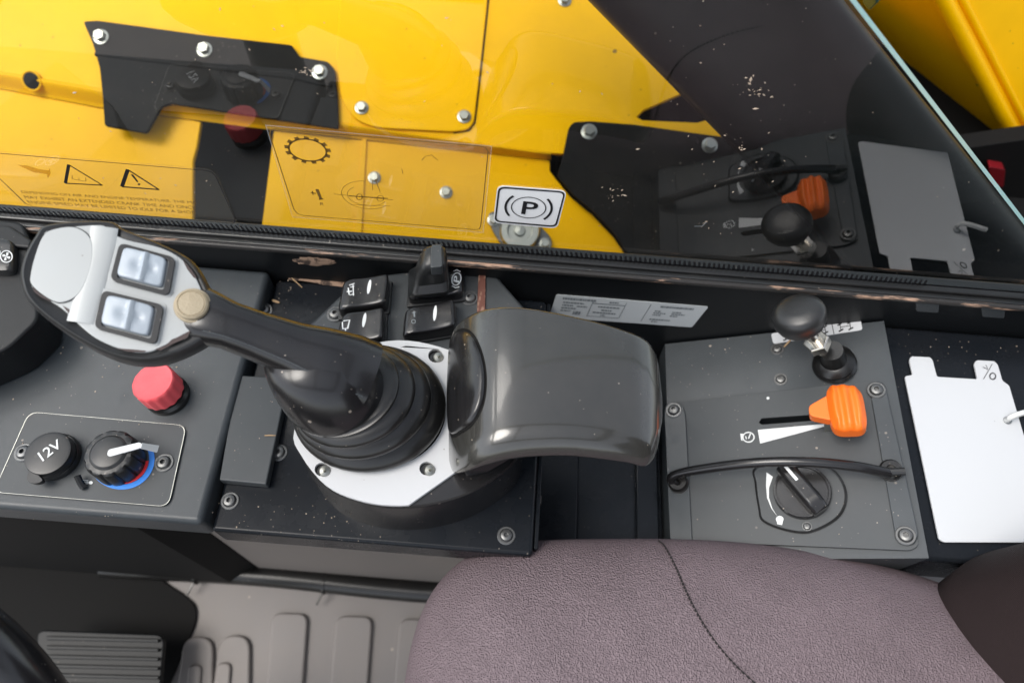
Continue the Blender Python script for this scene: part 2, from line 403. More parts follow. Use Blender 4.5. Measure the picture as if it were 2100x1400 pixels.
# window glass: clear, mirror-like by the Fresnel law; edge green
def glass_mat():
    m, n, l, b = nodes_of('clear_window_glass'); n.remove(b)
    out = n['Material Output']
    tr = n.new('ShaderNodeBsdfTransparent'); tr.inputs[0].default_value = (0.93, 0.95, 0.93, 1)
    gl = n.new('ShaderNodeBsdfGlossy'); gl.inputs['Roughness'].default_value = 0.0; gl.inputs[0].default_value = (1, 1, 1, 1)
    lw = n.new('ShaderNodeFresnel'); lw.inputs['IOR'].default_value = 1.52
    k = n.new('ShaderNodeMath'); k.operation = 'MULTIPLY'; k.inputs[1].default_value = 1.85; k.use_clamp = True
    l.new(lw.outputs[0], k.inputs[0])
    x = n.new('ShaderNodeMixShader'); l.new(k.outputs[0], x.inputs[0]); l.new(tr.outputs[0], x.inputs[1]); l.new(gl.outputs[0], x.inputs[2])
    # dust specks stuck on the pane
    g = n.new('ShaderNodeNewGeometry'); v = n.new('ShaderNodeTexVoronoi'); v.inputs['Scale'].default_value = 85; l.new(g.outputs['Position'], v.inputs['Vector'])
    sp = n.new('ShaderNodeSeparateColor'); l.new(v.outputs['Color'], sp.inputs[0])
    a = n.new('ShaderNodeMath'); a.operation = 'GREATER_THAN'; a.inputs[1].default_value = 0.72; l.new(sp.outputs[0], a.inputs[0])
    r = n.new('ShaderNodeMath'); r.operation = 'MULTIPLY'; r.inputs[1].default_value = 0.09; l.new(sp.outputs[1], r.inputs[0])
    d = n.new('ShaderNodeMath'); d.operation = 'LESS_THAN'; l.new(v.outputs['Distance'], d.inputs[0]); l.new(r.outputs[0], d.inputs[1])
    e = n.new('ShaderNodeMath'); e.operation = 'MULTIPLY'; l.new(a.outputs[0], e.inputs[0]); l.new(d.outputs[0], e.inputs[1])
    df = n.new('ShaderNodeBsdfDiffuse'); df.inputs[0].default_value = (0.33, 0.26, 0.19, 1)
    y = n.new('ShaderNodeMixShader'); l.new(e.outputs[0], y.inputs[0]); l.new(x.outputs[0], y.inputs[1]); l.new(df.outputs[0], y.inputs[2])
    mp = n.new('ShaderNodeMapping'); mp.inputs['Scale'].default_value = (6, 6, 16); mp.inputs['Rotation'].default_value = (0, 0.5, 0); l.new(g.outputs['Position'], mp.inputs[0])
    nz = n.new('ShaderNodeTexNoise'); nz.inputs['Scale'].default_value = 1.3; nz.inputs['Detail'].default_value = 7; nz.inputs['Roughness'].default_value = 0.62; l.new(mp.outputs[0], nz.inputs['Vector'])
    rr_ = n.new('ShaderNodeMapRange'); rr_.inputs[1].default_value = 0.42; rr_.inputs[2].default_value = 0.75; rr_.inputs[3].default_value = 0.0; rr_.inputs[4].default_value = 0.014; l.new(nz.outputs['Fac'], rr_.inputs[0])
    d2 = n.new('ShaderNodeBsdfDiffuse'); d2.inputs[0].default_value = (0.5, 0.47, 0.42, 1)
    z = n.new('ShaderNodeMixShader'); l.new(rr_.outputs[0], z.inputs[0]); l.new(y.outputs[0], z.inputs[1]); l.new(d2.outputs[0], z.inputs[2])
    l.new(z.outputs[0], out.inputs[0])
    return m
def clear_mat(name, tint, haze, colr=(0.8, 0.8, 0.8)):
    m, n, l, b = nodes_of(name); n.remove(b); out = n['Material Output']
    tr = n.new('ShaderNodeBsdfTransparent'); tr.inputs[0].default_value = (*tint, 1)
    df = n.new('ShaderNodeBsdfDiffuse'); df.inputs[0].default_value = (*colr, 1)
    x = n.new('ShaderNodeMixShader'); x.inputs[0].default_value = haze
    l.new(tr.outputs[0], x.inputs[1]); l.new(df.outputs[0], x.inputs[2]); l.new(x.outputs[0], out.inputs[0]); return m
M['glass'] = glass_mat()
M['glass_out'] = clear_mat('outer_glass_face', (0.97, 0.985, 0.975), 0.0)
M['glass_edge'] = mat('green_ground_glass_edge', (0.30, 0.52, 0.50), 0.35, film=0.4, film_col=(0.5, 0.62, 0.6), sub=0.2)
M['film'] = clear_mat('clear_sticker_film', (0.97, 0.96, 0.93), 0.022)
M['film_edge'] = clear_mat('sticker_film_edge', (0.9, 0.88, 0.8), 0.25)

# ------------------------------------------------------------------ main surfaces (metres; z = 0 is the console top)
SILL_Y, GLASS_Y, SILL_Z = 0.300, 0.310, 0.0310
L0 = H(0.0)                                            # left control panel
MID = H(-0.012)                                        # black centre deck
TROUGH = H(-0.085)
WALL = upright(SILL_Y)
PANE = upright(GLASS_Y)
# sloping lever panel, rising to the rear
_a = WALL.at(1350, 700); _b = WALL.at(1800, 652); _c = H(_a.z).at(1370, 1105)
_n = (_b - _a).cross(_c - _a); _n = _n if _n.z > 0 else -_n
RAMP = Plane(_a, _n)
DECK = H(-0.010)                                       # rear deck with the card
HULL = Plane((0, 0.444, -0.127), (0, -math.sin(R(22)), math.cos(R(22))))
FLOOR_Z = -0.42

# shared small hardware meshes (built once, axis +Z, metres)
def raw_mesh(name, vf, mat, angle=35):
    me = bpy.data.meshes.new(name); me.from_pydata([V(v) for v in vf[0]], [], vf[1]); me.update()
    bm = bmesh.new(); bm.from_mesh(me); bmesh.ops.recalc_face_normals(bm, faces=bm.faces); bm.to_mesh(me); bm.free()
    me.materials.append(mat); me.shade_smooth(); me.set_sharp_from_angle(angle=R(angle)); return me
def socket_screw():
    hx = [(0.0021 * math.cos(R(60 * k)), 0.0021 * math.sin(R(60 * k))) for k in range(6)]
    n = 24; prof = [(0.0075, 0), (0.0075, 0.0009), (0.0070, 0.0013), (0.0056, 0.0013), (0.0052, 0.0024), (0.0044, 0.0036), (0.0030, 0.0041)]
    vs, fs = lathe(prof, n)
    fs = [f for f in fs if len(f) == 4]
    top = list(range((len(prof) - 1) * n, len(prof) * n)); k = len(vs)
    for a in range(n):                                     # hexagonal socket
        an = 2 * math.pi * a / n; r = 0.0021 * math.cos(R(30)) / math.cos((an % R(60)) - R(30))
        vs.append(V((r * math.cos(an), r * math.sin(an), 0.0041)))
    for a in range(n): fs.append((top[a], top[(a + 1) % n], k + (a + 1) % n, k + a))
    for a in range(n): v = vs[k + a]; vs.append(V((v.x, v.y, 0.0012)))
    for a in range(n): fs.append((k + a, k + (a + 1) % n, k + n + (a + 1) % n, k + n + a))
    fs.append(tuple(range(k + n, k + 2 * n)))
    return vs, fs
ME_SCREW = raw_mesh('socket_screw_mesh', socket_screw(), M['bolt'])
ME_SCREW2 = raw_mesh('pale_socket_screw_mesh', socket_screw(), M['steel'])
def hex_bolt():
    a = lathe([(0.0095, 0), (0.0095, 0.0016), (0.0085, 0.002)], 24)
    b = lathe([(0.0070, 0.002), (0.0070, 0.0068), (0.0062, 0.0078)], 6)
    return merge(a, b)
ME_HEX = raw_mesh('hex_bolt_mesh', hex_bolt(), M['steel'], 25)
def screw(parent, pl, x, y, s=1.0, off=0.0, me=None, name='screw'):
    s *= 0.86
    return inst(name, me or ME_SCREW, parent, place(pl.at(x, y, off - 0.0003), pl.n, (math.cos(x), math.sin(x), 0.1), s))

def box(x0, x1, y0, y1, z0, z1):
    return prism([V((x0, y0, z1)), V((x1, y0, z1)), V((x1, y1, z1)), V((x0, y1, z1))], (0, 0, z0 - z1))
def wbox(name, x0, x1, y0, y1, z0, z1, mat_, parent=None, bevel=0.0, seg=2): return ob(name, box(x0, x1, y0, y1, z0, z1), mat_, parent, bevel, seg)

# ------------------------------------------------------------------ cab floor, wall under the window
fl = tag(ob('floor', box(-0.95, 0.75, -0.55, 0.30, FLOOR_Z - 0.02, FLOOR_Z), M['floor']), 'grey brown moulded floor mat', kind='structure')
FP = H(FLOOR_Z)
def pad(outline, h=0.006, r=0.012):
    p = fillet(FP.pts(outline, 0), r, 5); q = [a + V((0, 0, h)) for a in p]
    return ob('raised_pad', prism(q, (0, 0, -h - 0.002)), M['floor'], fl, 0.003, 3)
for a, b, t in ((560, 634, 1256), (690, 766, 1262), (820, 900, 1268)):
    pad([(a, t), (b, t + 2), (b - 16, 1490), (a - 18, 1490)])
for a, b, t in ((372, 443, 1305), (445, 518, 1302)):
    pad([(a + 8, t), (b - 2, t), (b - 4, 1490), (a - 16, 1490)], 0.006, 0.022)
for a, b, t in ((392, 420, 1362), (450, 480, 1358)):
    pad([(a, t), (b, t), (b - 10, 1490), (a - 12, 1490)], 0.010, 0.008)
wall = tag(ob('cab_wall', box(-0.80, 0.75, SILL_Y, SILL_Y + 0.008, FLOOR_Z, SILL_Z - 0.004), M['dirty']), 'black steel wall below the side window', kind='structure')
for i, (x, y) in enumerate(((1905, 634), (2040, 645))):      # pale patches modelled in place of reflections under the sill
    p = WALL.pts([(x - 28, y - 18), (x + 22, y - 15), (x + 20, y + 8), (x - 26, y + 5)], 0.001)
    ob('reflection_patch', prism(fillet(p, 0.002, 2), (0, 0.0015, 0)), M['plate'], wall, 0.0004)

# unseen roof frame, added to shade the console and give glossy parts reflections
def rect(x0, x1, y0, y1, z): return [V((x0, y0, z)), V((x1, y0, z)), V((x1, y1, z)), V((x0, y1, z))]
roof = tag(ob('added_shade_roof', prism(rect(-0.75, 0.70, -0.75, 0.31, 1.0), (0, 0, -0.05), [rect(-0.66, -0.02, -0.62, 0.25, 1.0), rect(0.03, 0.60, -0.62, 0.25, 1.0)]), M['panel'], None, 0.004, 2), 'unseen black roof frame with openings, added above the console to shape the light', kind='structure')

# window sill / seal
sill = thing('window_sill', 'black window sill strip with worn coppery front edge along the glass', 'window sill', (0, SILL_Y + 0.01, SILL_Z - 0.004))
wbox('ledge', -0.80, 0.75, SILL_Y + 0.0005, SILL_Y + 0.0190, SILL_Z - 0.0035, SILL_Z, M['trim'], sill, 0.001)
wbox('worn_edge', -0.80, 0.75, SILL_Y - 0.0035, SILL_Y + 0.0002, SILL_Z - 0.0035, SILL_Z + 0.0010, M['sill_edge'], sill, 0.0015, 3)
wbox('rubber_seal', -0.80, 0.75, SILL_Y + 0.004, GLASS_Y - 0.0006, SILL_Z + 0.0003, SILL_Z + 0.0032, M['rubber'], sill, 0.0018, 3)

# ------------------------------------------------------------------ side console
con = thing('side_console', 'black steel side console running along under the window', 'console', (0, 0.2, -0.42))
XS = L0.at(410, 1085).x
ob('front_panel', box(-0.62, XS, 0.1035, 0.2985, -0.030, 0.0), M['panel'], con, 0.0045, 4)
XD = MID.at(1098, 1040).x
cd_ = ob('centre_deck', box(XS + 0.0022, XD, 0.1025, 0.2985, -0.040, -0.012), M['panel2'], con, 0.003, 3)
ob('trough_side', box(XD + 0.0003, XD + 0.0035, 0.108, 0.2985, -0.088, -0.016), M['panel2'], con, 0.001)
ob('trough_floor', box(XD + 0.004, 0.1270, 0.104, 0.2985, -0.095, -0.085), M['panel2'], con, 0.001)
for a, b in ((XD + 0.005, XD + 0.036), (0.1060, 0.1235)):
    ob('trough_rib', box(a, b, 0.105, 0.298, -0.0845, -0.079), M['panel2'], con, 0.0015)
# ramp plate (the sloping support) and rear deck
r_out = [RAMP.at(1350, 700), RAMP.at(1805, 652), RAMP.at(1893, 1136), RAMP.at(1372, 1115)]
x0r, x1r = 0.1285, 0.2835
def ramp_z(x): return RAMP.p.z - (RAMP.n.x * (x - RAMP.p.x)) / RAMP.n.z
rp = [V((x0r, 0.1195, ramp_z(x0r) )), V((x1r, 0.1195, ramp_z(x1r))), V((x1r, 0.2985, ramp_z(x1r) )), V((x0r, 0.2985, ramp_z(x0r)))]
rp = [V((p.x, p.y, RAMP.p.z - (RAMP.n.x * (p.x - RAMP.p.x) + RAMP.n.y * (p.y - RAMP.p.y)) / RAMP.n.z)) - RAMP.n * 0.003 for p in rp]
slot_in = RAMP.pts([(1551, 868), (1557, 853), (1696, 844), (1700, 862), (1560, 875)], -0.003)
ob('sloping_panel', prism(rp, (0, 0, -0.05), [slot_in]), M['panel'], con, 0.0006, 2)
ob('rear_deck', box(0.2855, 0.62, 0.1195, 0.2985, -0.06, -0.010), M['panel2'], con, 0.003, 3)
for x, y, pl in ((472, 1027, MID), (572, 928, MID), (1038, 1098, MID), (543, 637, MID)):
    screw(con, pl, x, y, 0.95)
screw(con, RAMP, 1594, 716, 0.8, -0.003); screw(con, RAMP, 1601, 778, 0.8, -0.003); screw(con, WALL, 2075, 702, 0.7)
# block beside the pod and its skirt
blk = [(486, 768), (592, 775), (566, 900), (546, 993), (449, 984)]
ob('raised_block', plate(H(-0.003), blk, 0.0085), M['plate'], con, 0.0012, 2)
sk = [(546, 996), (640, 1010), (720, 1062), (690, 1075), (600, 1030), (540, 1012)]
# grey skirt below the console and dark footwell side
skirt = tag(ob('lower_side_panel', box(-0.27, 0.030, 0.146, 0.152, FLOOR_Z + 0.003, -0.0425), M['skirt']), 'grey side panel below the console edge down to the floor', 'panel')
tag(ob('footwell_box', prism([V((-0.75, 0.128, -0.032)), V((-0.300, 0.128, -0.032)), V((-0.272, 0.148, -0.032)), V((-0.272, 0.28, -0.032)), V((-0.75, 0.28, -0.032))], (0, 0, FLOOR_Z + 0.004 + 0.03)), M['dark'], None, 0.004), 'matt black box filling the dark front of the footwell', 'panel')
# hose on the floor with cable ties
hose = thing('floor_hose', 'black hose with cable ties lying along the edge of the floor mat', 'hose', (-0.1, 0.14, FLOOR_Z))
hp = [V((x, 0.137 + 0.002 * math.sin(x * 17), FLOOR_Z + 0.0125)) for x in [-0.45 + 0.04 * k for k in range(20)]]
ob('tube', tube(hp, 0.012, 14), M['rubber'], hose)
for px, py in ((403, 1182), (667, 1190)):
    c = FP.at(px, py, 0.012); c.y = 0.137
    ob('cable_tie', merge(lathe([(0.0128, -0.0018), (0.0134, -0.0018), (0.0134, 0.0018), (0.0128, 0.0018)], 16, place(c, (1, 0, 0), (0, 0, 1))),
                          tube([c + V((0, -0.012, 0.004)), c + V((-0.002, -0.018, 0.003)), c + V((-0.005, -0.025, 0.0))], 0.0013, 6)), M['rubber'], hose)
# accelerator pedal with ribs, black sheet painting the footwell corner dark
fm = FP.up(0.004)
tag(ob('footwell_dark_sheet', plate(fm, [(-160, 1120), (300, 1120), (330, 1190), (372, 1215), (402, 1240), (402, 1275), (340, 1420), (300, 1500), (-160, 1500)], 0.0035, 0.0, 0.02), M['dark'], None, 0.001), 'flat black sheet standing in for the darkness of the footwell corner', 'mat')
ped = thing('foot_pedal', 'black ribbed foot pedal in the dark footwell', 'pedal', FP.at(210, 1380))
PD = H(FLOOR_Z + 0.055)
ob('pad', plate(PD, [(75, 1290), (338, 1300), (330, 1400), (310, 1480), (80, 1480)], 0.008, 0, 0.01), M['dash'], ped, 0.002)
for k in range(9):
    y = 1303 + k * 19
    ob('rib', plate(PD, [(95, y), (326, y + 6), (324, y + 13), (94, y + 8)], 0.0045, 0.004), M['dash'], ped, 0.001)
ob('arm', prism([PD.at(190, 1330, -0.008), PD.at(230, 1330, -0.008), PD.at(230, 1300, -0.008), PD.at(190, 1300, -0.008)], (0, 0, -0.044)), M['rubber'], ped, 0.002)
# steering wheel rim, corner of the picture
SW = H(0.06)
sw = thing('steering_wheel', 'black steering wheel rim cutting the bottom left corner', 'steering wheel', SW.at(-80, 1600))
c0 = SW.at(-330, 1640); rr = (SW.at(60, 1372) - c0).length
pth = [c0 + V((rr * math.cos(a), rr * math.sin(a), 0.10 * (math.sin(a) - 0.5))) for a in [2 * math.pi * k / 72 for k in range(72)]]
sec = []
for i, p in enumerate(pth):
    t = (pth[(i + 1) % 72] - pth[i - 1]).normalized(); s = t.cross(V((0, 0, 1))).normalized(); u = s.cross(t)
    sec.append([p + s * 0.0145 * math.cos(2 * math.pi * k / 16) + u * 0.0145 * math.sin(2 * math.pi * k / 16) for k in range(16)])
sec.append(sec[0])
ob('rim', loft(sec, False), M['gloss'], sw)
for a in (R(30), R(150), R(270)):
    ob('spoke', tube([c0 + V((0.03 * math.cos(a), 0.03 * math.sin(a), -0.07)), c0 + V((rr * math.cos(a), rr * math.sin(a), 0.10 * (math.sin(a) - 0.5)))], 0.010, 8), M['gloss'], sw)
ob('hub', lathe([(0.045, -0.03), (0.05, 0), (0.045, 0.015), (0.0, 0.02)], 24, place(c0 + V((0, 0, -0.075)), (0, 0, 1))), M['trim'], sw)
ob('column', lathe([(0.03, -0.32), (0.03, 0)], 20, place(c0 + V((0, 0, -0.105)), (0, 0, 1))), M['trim'], sw)

# ------------------------------------------------------------------ front dash block with the fan switch, top left corner
dash = thing('dash_panel', 'black dash block behind the joystick head at the left edge', 'dash panel', (-0.36, 0.25, 0.0))
DZ = H(0.035)
ob('body', plate(DZ, [(-250, 425), (45, 455), (72, 520), (78, 655), (18, 712), (-250, 830)], 0.0345, 0, 0.006), M['dash'], dash, 0.004, 3)
ob('ridge', plate(DZ, [(-250, 440), (20, 462), (66, 492), (60, 508), (-250, 478)], 0.004, 0.004), M['dash'], dash, 0.002, 2)
fs_ = thing('fan_switch', 'black fan speed rocker switch with white fan symbol at the left edge', 'switch', DZ.at(-20, 525), 'rocker switches')
fq = [(-75, 488), (38, 500), (36, 568), (-75, 560)]
ob('cap', pillow(DZ, fq, lambda u, v: 0.007, -0.0003, 14, 10), M['trim'], fs_)
FD = DZ.up(0.0072); fsy = []
fsy.append(ribbon(FD, circ_px(13, 526, 12, 12, 20), 0.0007, 0.0004, True))
fsy.append(ribbon(FD, circ_px(-8, 518, 8, 8, 16), 0.0007, 0.0004, True))
for k in range(4):
    a = k * math.pi / 2
    fsy.append(flatpoly(FD, [(13, 526), (13 + 8 * math.cos(a), 526 + 8 * math.sin(a)), (13 + 9 * math.cos(a + .5), 526 + 9 * math.sin(a + .5)), (13 + 5 * math.cos(a + .9), 526 + 5 * math.sin(a + .9))], 0.0004))
ob('fan_symbol', merge(*fsy), M['print_white'], fs_, smooth=False)

# ------------------------------------------------------------------ socket-and-heater plate
lp = thing('control_plate', 'dark grey rounded metal plate around the power socket and heater knob', 'plate', L0.at(190, 940))
pq = [(62, 843), (382, 873), (345, 1038), (-6, 1008), (-14, 950)]
ob('plate', plate(L0, [(60, 844), (383, 872), (346, 1039), (-14, 1009)], 0.0013, 0.0016, 0.007, n=6), M['plate'], lp, 0.0004, 2)
rim = fillet(L0.pts([(60, 844), (383, 872), (346, 1039), (-14, 1009)], 0.0016), 0.007, 6)
cen = sum(rim, V()) / len(rim)
ring = []
for k in range(len(rim)):
    ring.append(rim[k])
inner = [p + (cen - p).normalized() * 0.0005 for p in rim]
nr = len(rim); vs = [p + V((0, 0, 0.0003)) for p in rim + inner]
ob('bare_rim', (vs, [(i, (i + 1) % nr, nr + (i + 1) % nr, nr + i) for i in range(nr)]), M['steel'], lp, smooth=False)
for x, y in ((50, 928), (337, 949)): screw(lp, L0, x, y, 1.0, 0.0016)
# prints of the heater scale
HP = L0.up(0.0018)
hc = (247, 938)
def arc(cx, cy, r0, r1, a0, a1, n=28, ky=0.93):
    o = [(cx + r1 * math.cos(R(a0 + (a1 - a0) * k / n)), cy + r1 * ky * math.sin(R(a0 + (a1 - a0) * k / n))) for k in range(n + 1)]
    i = [(cx + r0 * math.cos(R(a0 + (a1 - a0) * k / n)), cy + r0 * ky * math.sin(R(a0 + (a1 - a0) * k / n))) for k in range(n + 1)]
    return o, i
def arcband(pl, cx, cy, r0, r1, a0, a1, off=0.0002, n=28, r0b=None):
    o, i = arc(cx, cy, r0, r1, a0, a1, n)
    if r0b is not None:
        i = [(cx + (r0 + (r0b - r0) * k / n) * math.cos(R(a0 + (a1 - a0) * k / n)), cy + (r0 + (r0b - r0) * k / n) * 0.93 * math.sin(R(a0 + (a1 - a0) * k / n))) for k in range(n + 1)]
    v = pl.pts(o, off) + pl.pts(i, off); m = n + 1
    return v, [(k, k + 1, m + k + 1, m + k) for k in range(n)]
ob('blue_scale', arcband(HP, 249, 940, 57, 68, -28, 170), M['blue'], lp, smooth=False)
ob('red_scale', arcband(HP, 249, 940, 50, 56, 5, 158), M['redp'], lp, smooth=False)
hs = [flatpoly(HP, circ_px(186, 989, 4.5, 3.5, 10))] + [ribbon(HP, [(170, 984 + 3.5 * k), (181, 985 + 3 * k)], 0.0006) for k in range(3)]
ob('lamp_symbol', merge(*hs), M['print_white'], lp, smooth=False)
# 12 V socket
ps = thing('power_socket', 'black round power socket with hinged cap marked 12V', 'socket', L0.at(118, 935, 0.0016))
SC = L0.up(0.0018); pc = SC.at(116, 938)
r12 = (SC.at(165, 938) - SC.at(68, 938)).length / 2
ob('collar', lathe([(r12 * 1.04, 0), (r12 * 1.04, 0.003), (r12 * 0.98, 0.0045), (0, 0.0045)], 36, place(pc, (0, 0, 1))), M['trim'], ps)
cap_c = SC.at(116, 940)
prof = [(r12 * 0.95, 0.0050), (r12 * 0.98, 0.0062), (r12 * 0.98, 0.0095), (r12 * 0.93, 0.0115), (r12 * 0.80, 0.0120), (0.0, 0.0122)]
capo = ob('cap', lathe(prof, 40, place(cap_c, (0, 0, 1))), M['trim'], ps)
ob('pull_tab', plate(SC, [(62, 955), (90, 985), (72, 992), (52, 985)], 0.004, 0.0105, 0.003), M['trim'], ps, 0.001)
ob('hinge', tube([SC.at(158, 975, 0.006), SC.at(165, 990, 0.003), SC.at(172, 1000, 0.001)], 0.0022, 8), M['rubber'], ps)
ob('marking', text_px('12V', [(76, 929), (118, 899), (128, 914), (88, 946)], SC.up(0.0125), 0.0002, 0.01), M['print_white'], capo, smooth=False)
# heater knob: scalloped, white pointer
hk = thing('heater_knob', 'black scalloped heater knob with white pointer over a blue and red scale', 'knob', L0.at(247, 940, 0.0016))
kc = HP.at(247, 946)
rk = (HP.at(300, 940) - HP.at(194, 940)).length / 2
def scallop(r, z, c, d=0.06, n=72):
    return [c + V(((r * (1 - d * max(0, math.cos(12 * 2 * math.pi * k / n)) ** 3)) * math.cos(2 * math.pi * k / n), (r * (1 - d * max(0, math.cos(12 * 2 * math.pi * k / n)) ** 3)) * math.sin(2 * math.pi * k / n), z)) for k in range(n)]
secs = [scallop(rk * 1.0, 0.0005, kc), scallop(rk * 1.0, 0.004, kc, 0.10), scallop(rk * 0.97, 0.014, kc, 0.10), scallop(rk * 0.93, 0.0165, kc, 0.08), scallop(rk * 0.86, 0.0175, kc, 0.03), scallop(rk * 0.70, 0.0178, kc, 0.0), scallop(rk * 0.62, 0.0192, kc, 0), scallop(rk * 0.58, 0.0195, kc, 0)]
ob('grip', loft(secs), M['trim'], hk)
KP = HP.up(0.0199)
a = [KP.at(*p) for p in ((222, 921), (286, 906), (290, 909), (288, 918), (224, 936), (219, 932))]
pt = ob('pointer', prism(fillet(a, 0.0015, 3), (0, 0, -0.0012)), M['print_white'], hk, 0.0003)
d1, d2 = KP.at(290, 909), KP.at(287, 919)
e1, e2 = kc + (d1 - kc) * 1.32, kc + (d2 - kc) * 1.32
e1.z = e2.z = HP.p.z + 0.010
ob('pointer_drop', prism([d1 + V((0, 0, -.0002)), d2 + V((0, 0, -.0002)), e2, e1], ((d1 - kc).normalized() * 0.0012)), M['print_white'], hk)
# red cap
rc = thing('red_push_cap', 'red ribbed round plastic cap on the black front panel', 'cap', L0.at(345, 815))
bc = L0.at(345, 812); rad = (L0.at(386, 800) - L0.at(292, 800)).length / 2 * 0.93
ob('collar', lathe([(rad * 1.02, 0.0), (rad * 1.02, 0.004), (rad * 0.9, 0.006), (rad * .9, 0.008)], 32, place(bc, (0, 0, 1))), M['rubber'], rc)
ax = V((-0.10, 0.03, 1)).normalized(); Mx = place(bc + ax * 0.008, ax)
def cap_ring(r, z, d): return [Mx @ V((r * (1 - d * (0.5 + 0.5 * math.cos(14 * t))) * math.cos(t), r * (1 - d * (0.5 + 0.5 * math.cos(14 * t))) * math.sin(t), z)) for t in [2 * math.pi * k / 84 for k in range(84)]]
secs = [cap_ring(rad * 1.0, 0, .05), cap_ring(rad * 1.0, 0.010, .055), cap_ring(rad * 0.99, 0.0125, .04), cap_ring(rad * 0.95, 0.0142, .015), cap_ring(rad * 0.90, 0.0148, 0), cap_ring(rad * 0.80, 0.0146, 0), cap_ring(rad * .4, 0.0150, 0)]
ob('cap', loft(secs), M['red'], rc)

# ------------------------------------------------------------------ joystick: pod, ring, bellows, grip
js = thing('joystick', 'large black joystick with silver button head, leaning forward from a bellows', 'joystick', MID.at(833, 930))
PODZ = 0.042; PT = H(PODZ)
def ell_px(cx, cy, a, b, rot, n=64, f=1.0):
    c, s = math.cos(R(rot)), math.sin(R(rot))
    return [(cx + f * (a * math.cos(t) * c - b * math.sin(t) * s), cy + f * (a * math.cos(t) * s + b * math.sin(t) * c)) for t in [2 * math.pi * k / n for k in range(n)]]
pod_top = smooth_closed(PT.pts([(603, 880), (618, 935), (668, 995), (730, 1024), (800, 1036), (880, 1031), (960, 1008), (1025, 970), (1064, 930), (1070, 870), (1040, 800), (980, 745), (900, 710), (815, 697), (730, 715), (660, 765)]), 4)
pc_ = sum(pod_top, V()) / 64
def scl(pts, f, z, c=None, dx=0, dy=0):
    c = c or pc_; return [V((c.x + (p.x - c.x) * f + dx, c.y + (p.y - c.y) * f + dy, z)) for p in pts]
pod = thing('joystick_pod', 'black oval pod carrying the joystick on the centre deck', 'pod', MID.at(833, 950))
secs = [scl(pod_top, 1.03, -0.0118), scl(pod_top, 1.02, 0.0), scl(pod_top, 0.99, 0.026), scl(pod_top, 0.985, 0.034), scl(pod_top, 1.0, 0.0345), scl(pod_top, 1.003, 0.0375), scl(pod_top, 0.985, 0.0388), scl(pod_top, 0.5, 0.0392)]
ob('body', loft(secs), M['gloss'], pod)
# white ring, cut off at the palm-rest side
ir = ell_px(764, 838, 150, 122, 4, 64)
inner_r = PT.pts(ir)
outer = []
cut_a, cut_b = PT.at(842, 1032), PT.at(950, 956)
nrm = (cut_b - cut_a).cross(V((0, 0, 1))).normalized()
if nrm.dot(pc_ - cut_a) > 0: nrm = -nrm
ring_out = scl(pod_top, 0.997, PODZ)
clipped = []
for i in range(64):
    p, q = ring_out[i], ring_out[(i + 1) % 64]
    dp, dq = (p - cut_a).dot(nrm), (q - cut_a).dot(nrm)
    if dp <= 0: clipped.append(p)
    if dp * dq < 0: clipped.append(p + (q - p) * (dp / (dp - dq)))
holes_px = [(893, 729), (660, 962), (875, 960)]
hl = [PT.pts(ell_px(x, y, 15, 14, 0, 16)) for x, y in holes_px]
rv = prism(clipped, (0, 0, -0.0028), [list(reversed(inner_r))] + hl)
rg = ob('white_ring', rv, M['white_ring'], pod, 0.0012, 3)
# dished rim outside
for x, y in holes_px:
    ob('screw', lathe([(0.0036, -0.0026), (0.0036, 0.0006), (0.0030, 0.0018), (0.0010, 0.0022), (0, 0.0008)], 14, place(PT.at(x + 6, y + 4), (0.25, -0.2, 1))), M['steel'], pod)
# bellows
bel_base = H(PODZ - 0.001).at(764, 838); bel_top = H(0.082).at(706, 800)
b_r0 = (PT.at(920, 850) - PT.at(608, 830)).length / 2
secs = []; NB = 56
for k in range(NB + 1):
    s = k / NB
    c = bel_base.lerp(bel_top, s) + V((0, 0, 0.004 * math.sin(math.pi * s)))
    tilt = (V((0, 0, 1)) * (1 - s) + V((-0.30, 0.05, 0.95)) * s).normalized()
    r = b_r0 * (1.0 - 0.36 * s)
    ph = s * 3.6
    r *= 1 + 0.17 * (abs(math.sin(math.pi * ph)) ** 0.75 - 0.75) - (0.0 if s < .97 else 0.06)
    B = basis(tilt)
    secs.append([c + B @ V((r * math.cos(t), r * 0.90 * math.sin(t), 0)) for t in [2 * math.pi * q / 56 for q in range(56)]])
ob('bellows', loft(secs), M['rubber'], js, angle=60)
# grip base: a bell sitting on the bellows
bell_c = H(0.082).at(688, 806)
secs = []
for f, z, dx, dy in ((1.0, -0.004, 0, 0), (1.03, 0.002, 0, 0), (1.0, 0.010, -0.001, 0.000), (0.93, 0.020, -0.003, 0.001), (0.80, 0.028, -0.006, 0.002), (0.62, 0.034, -0.010, 0.003), (0.35, 0.037, -0.012, 0.003)):
    t_ = V((-0.22, 0.05, 0.97)).normalized(); B = basis(t_)
    c = bell_c + V((dx, dy, 0)) + t_ * z
    secs.append([c + B @ V((0.0290 * f * math.cos(t), 0.0265 * f * math.sin(t), 0)) for t in [2 * math.pi * q / 48 for q in range(48)]])
ob('grip_base', loft(secs), M['gloss'], js, angle=60)
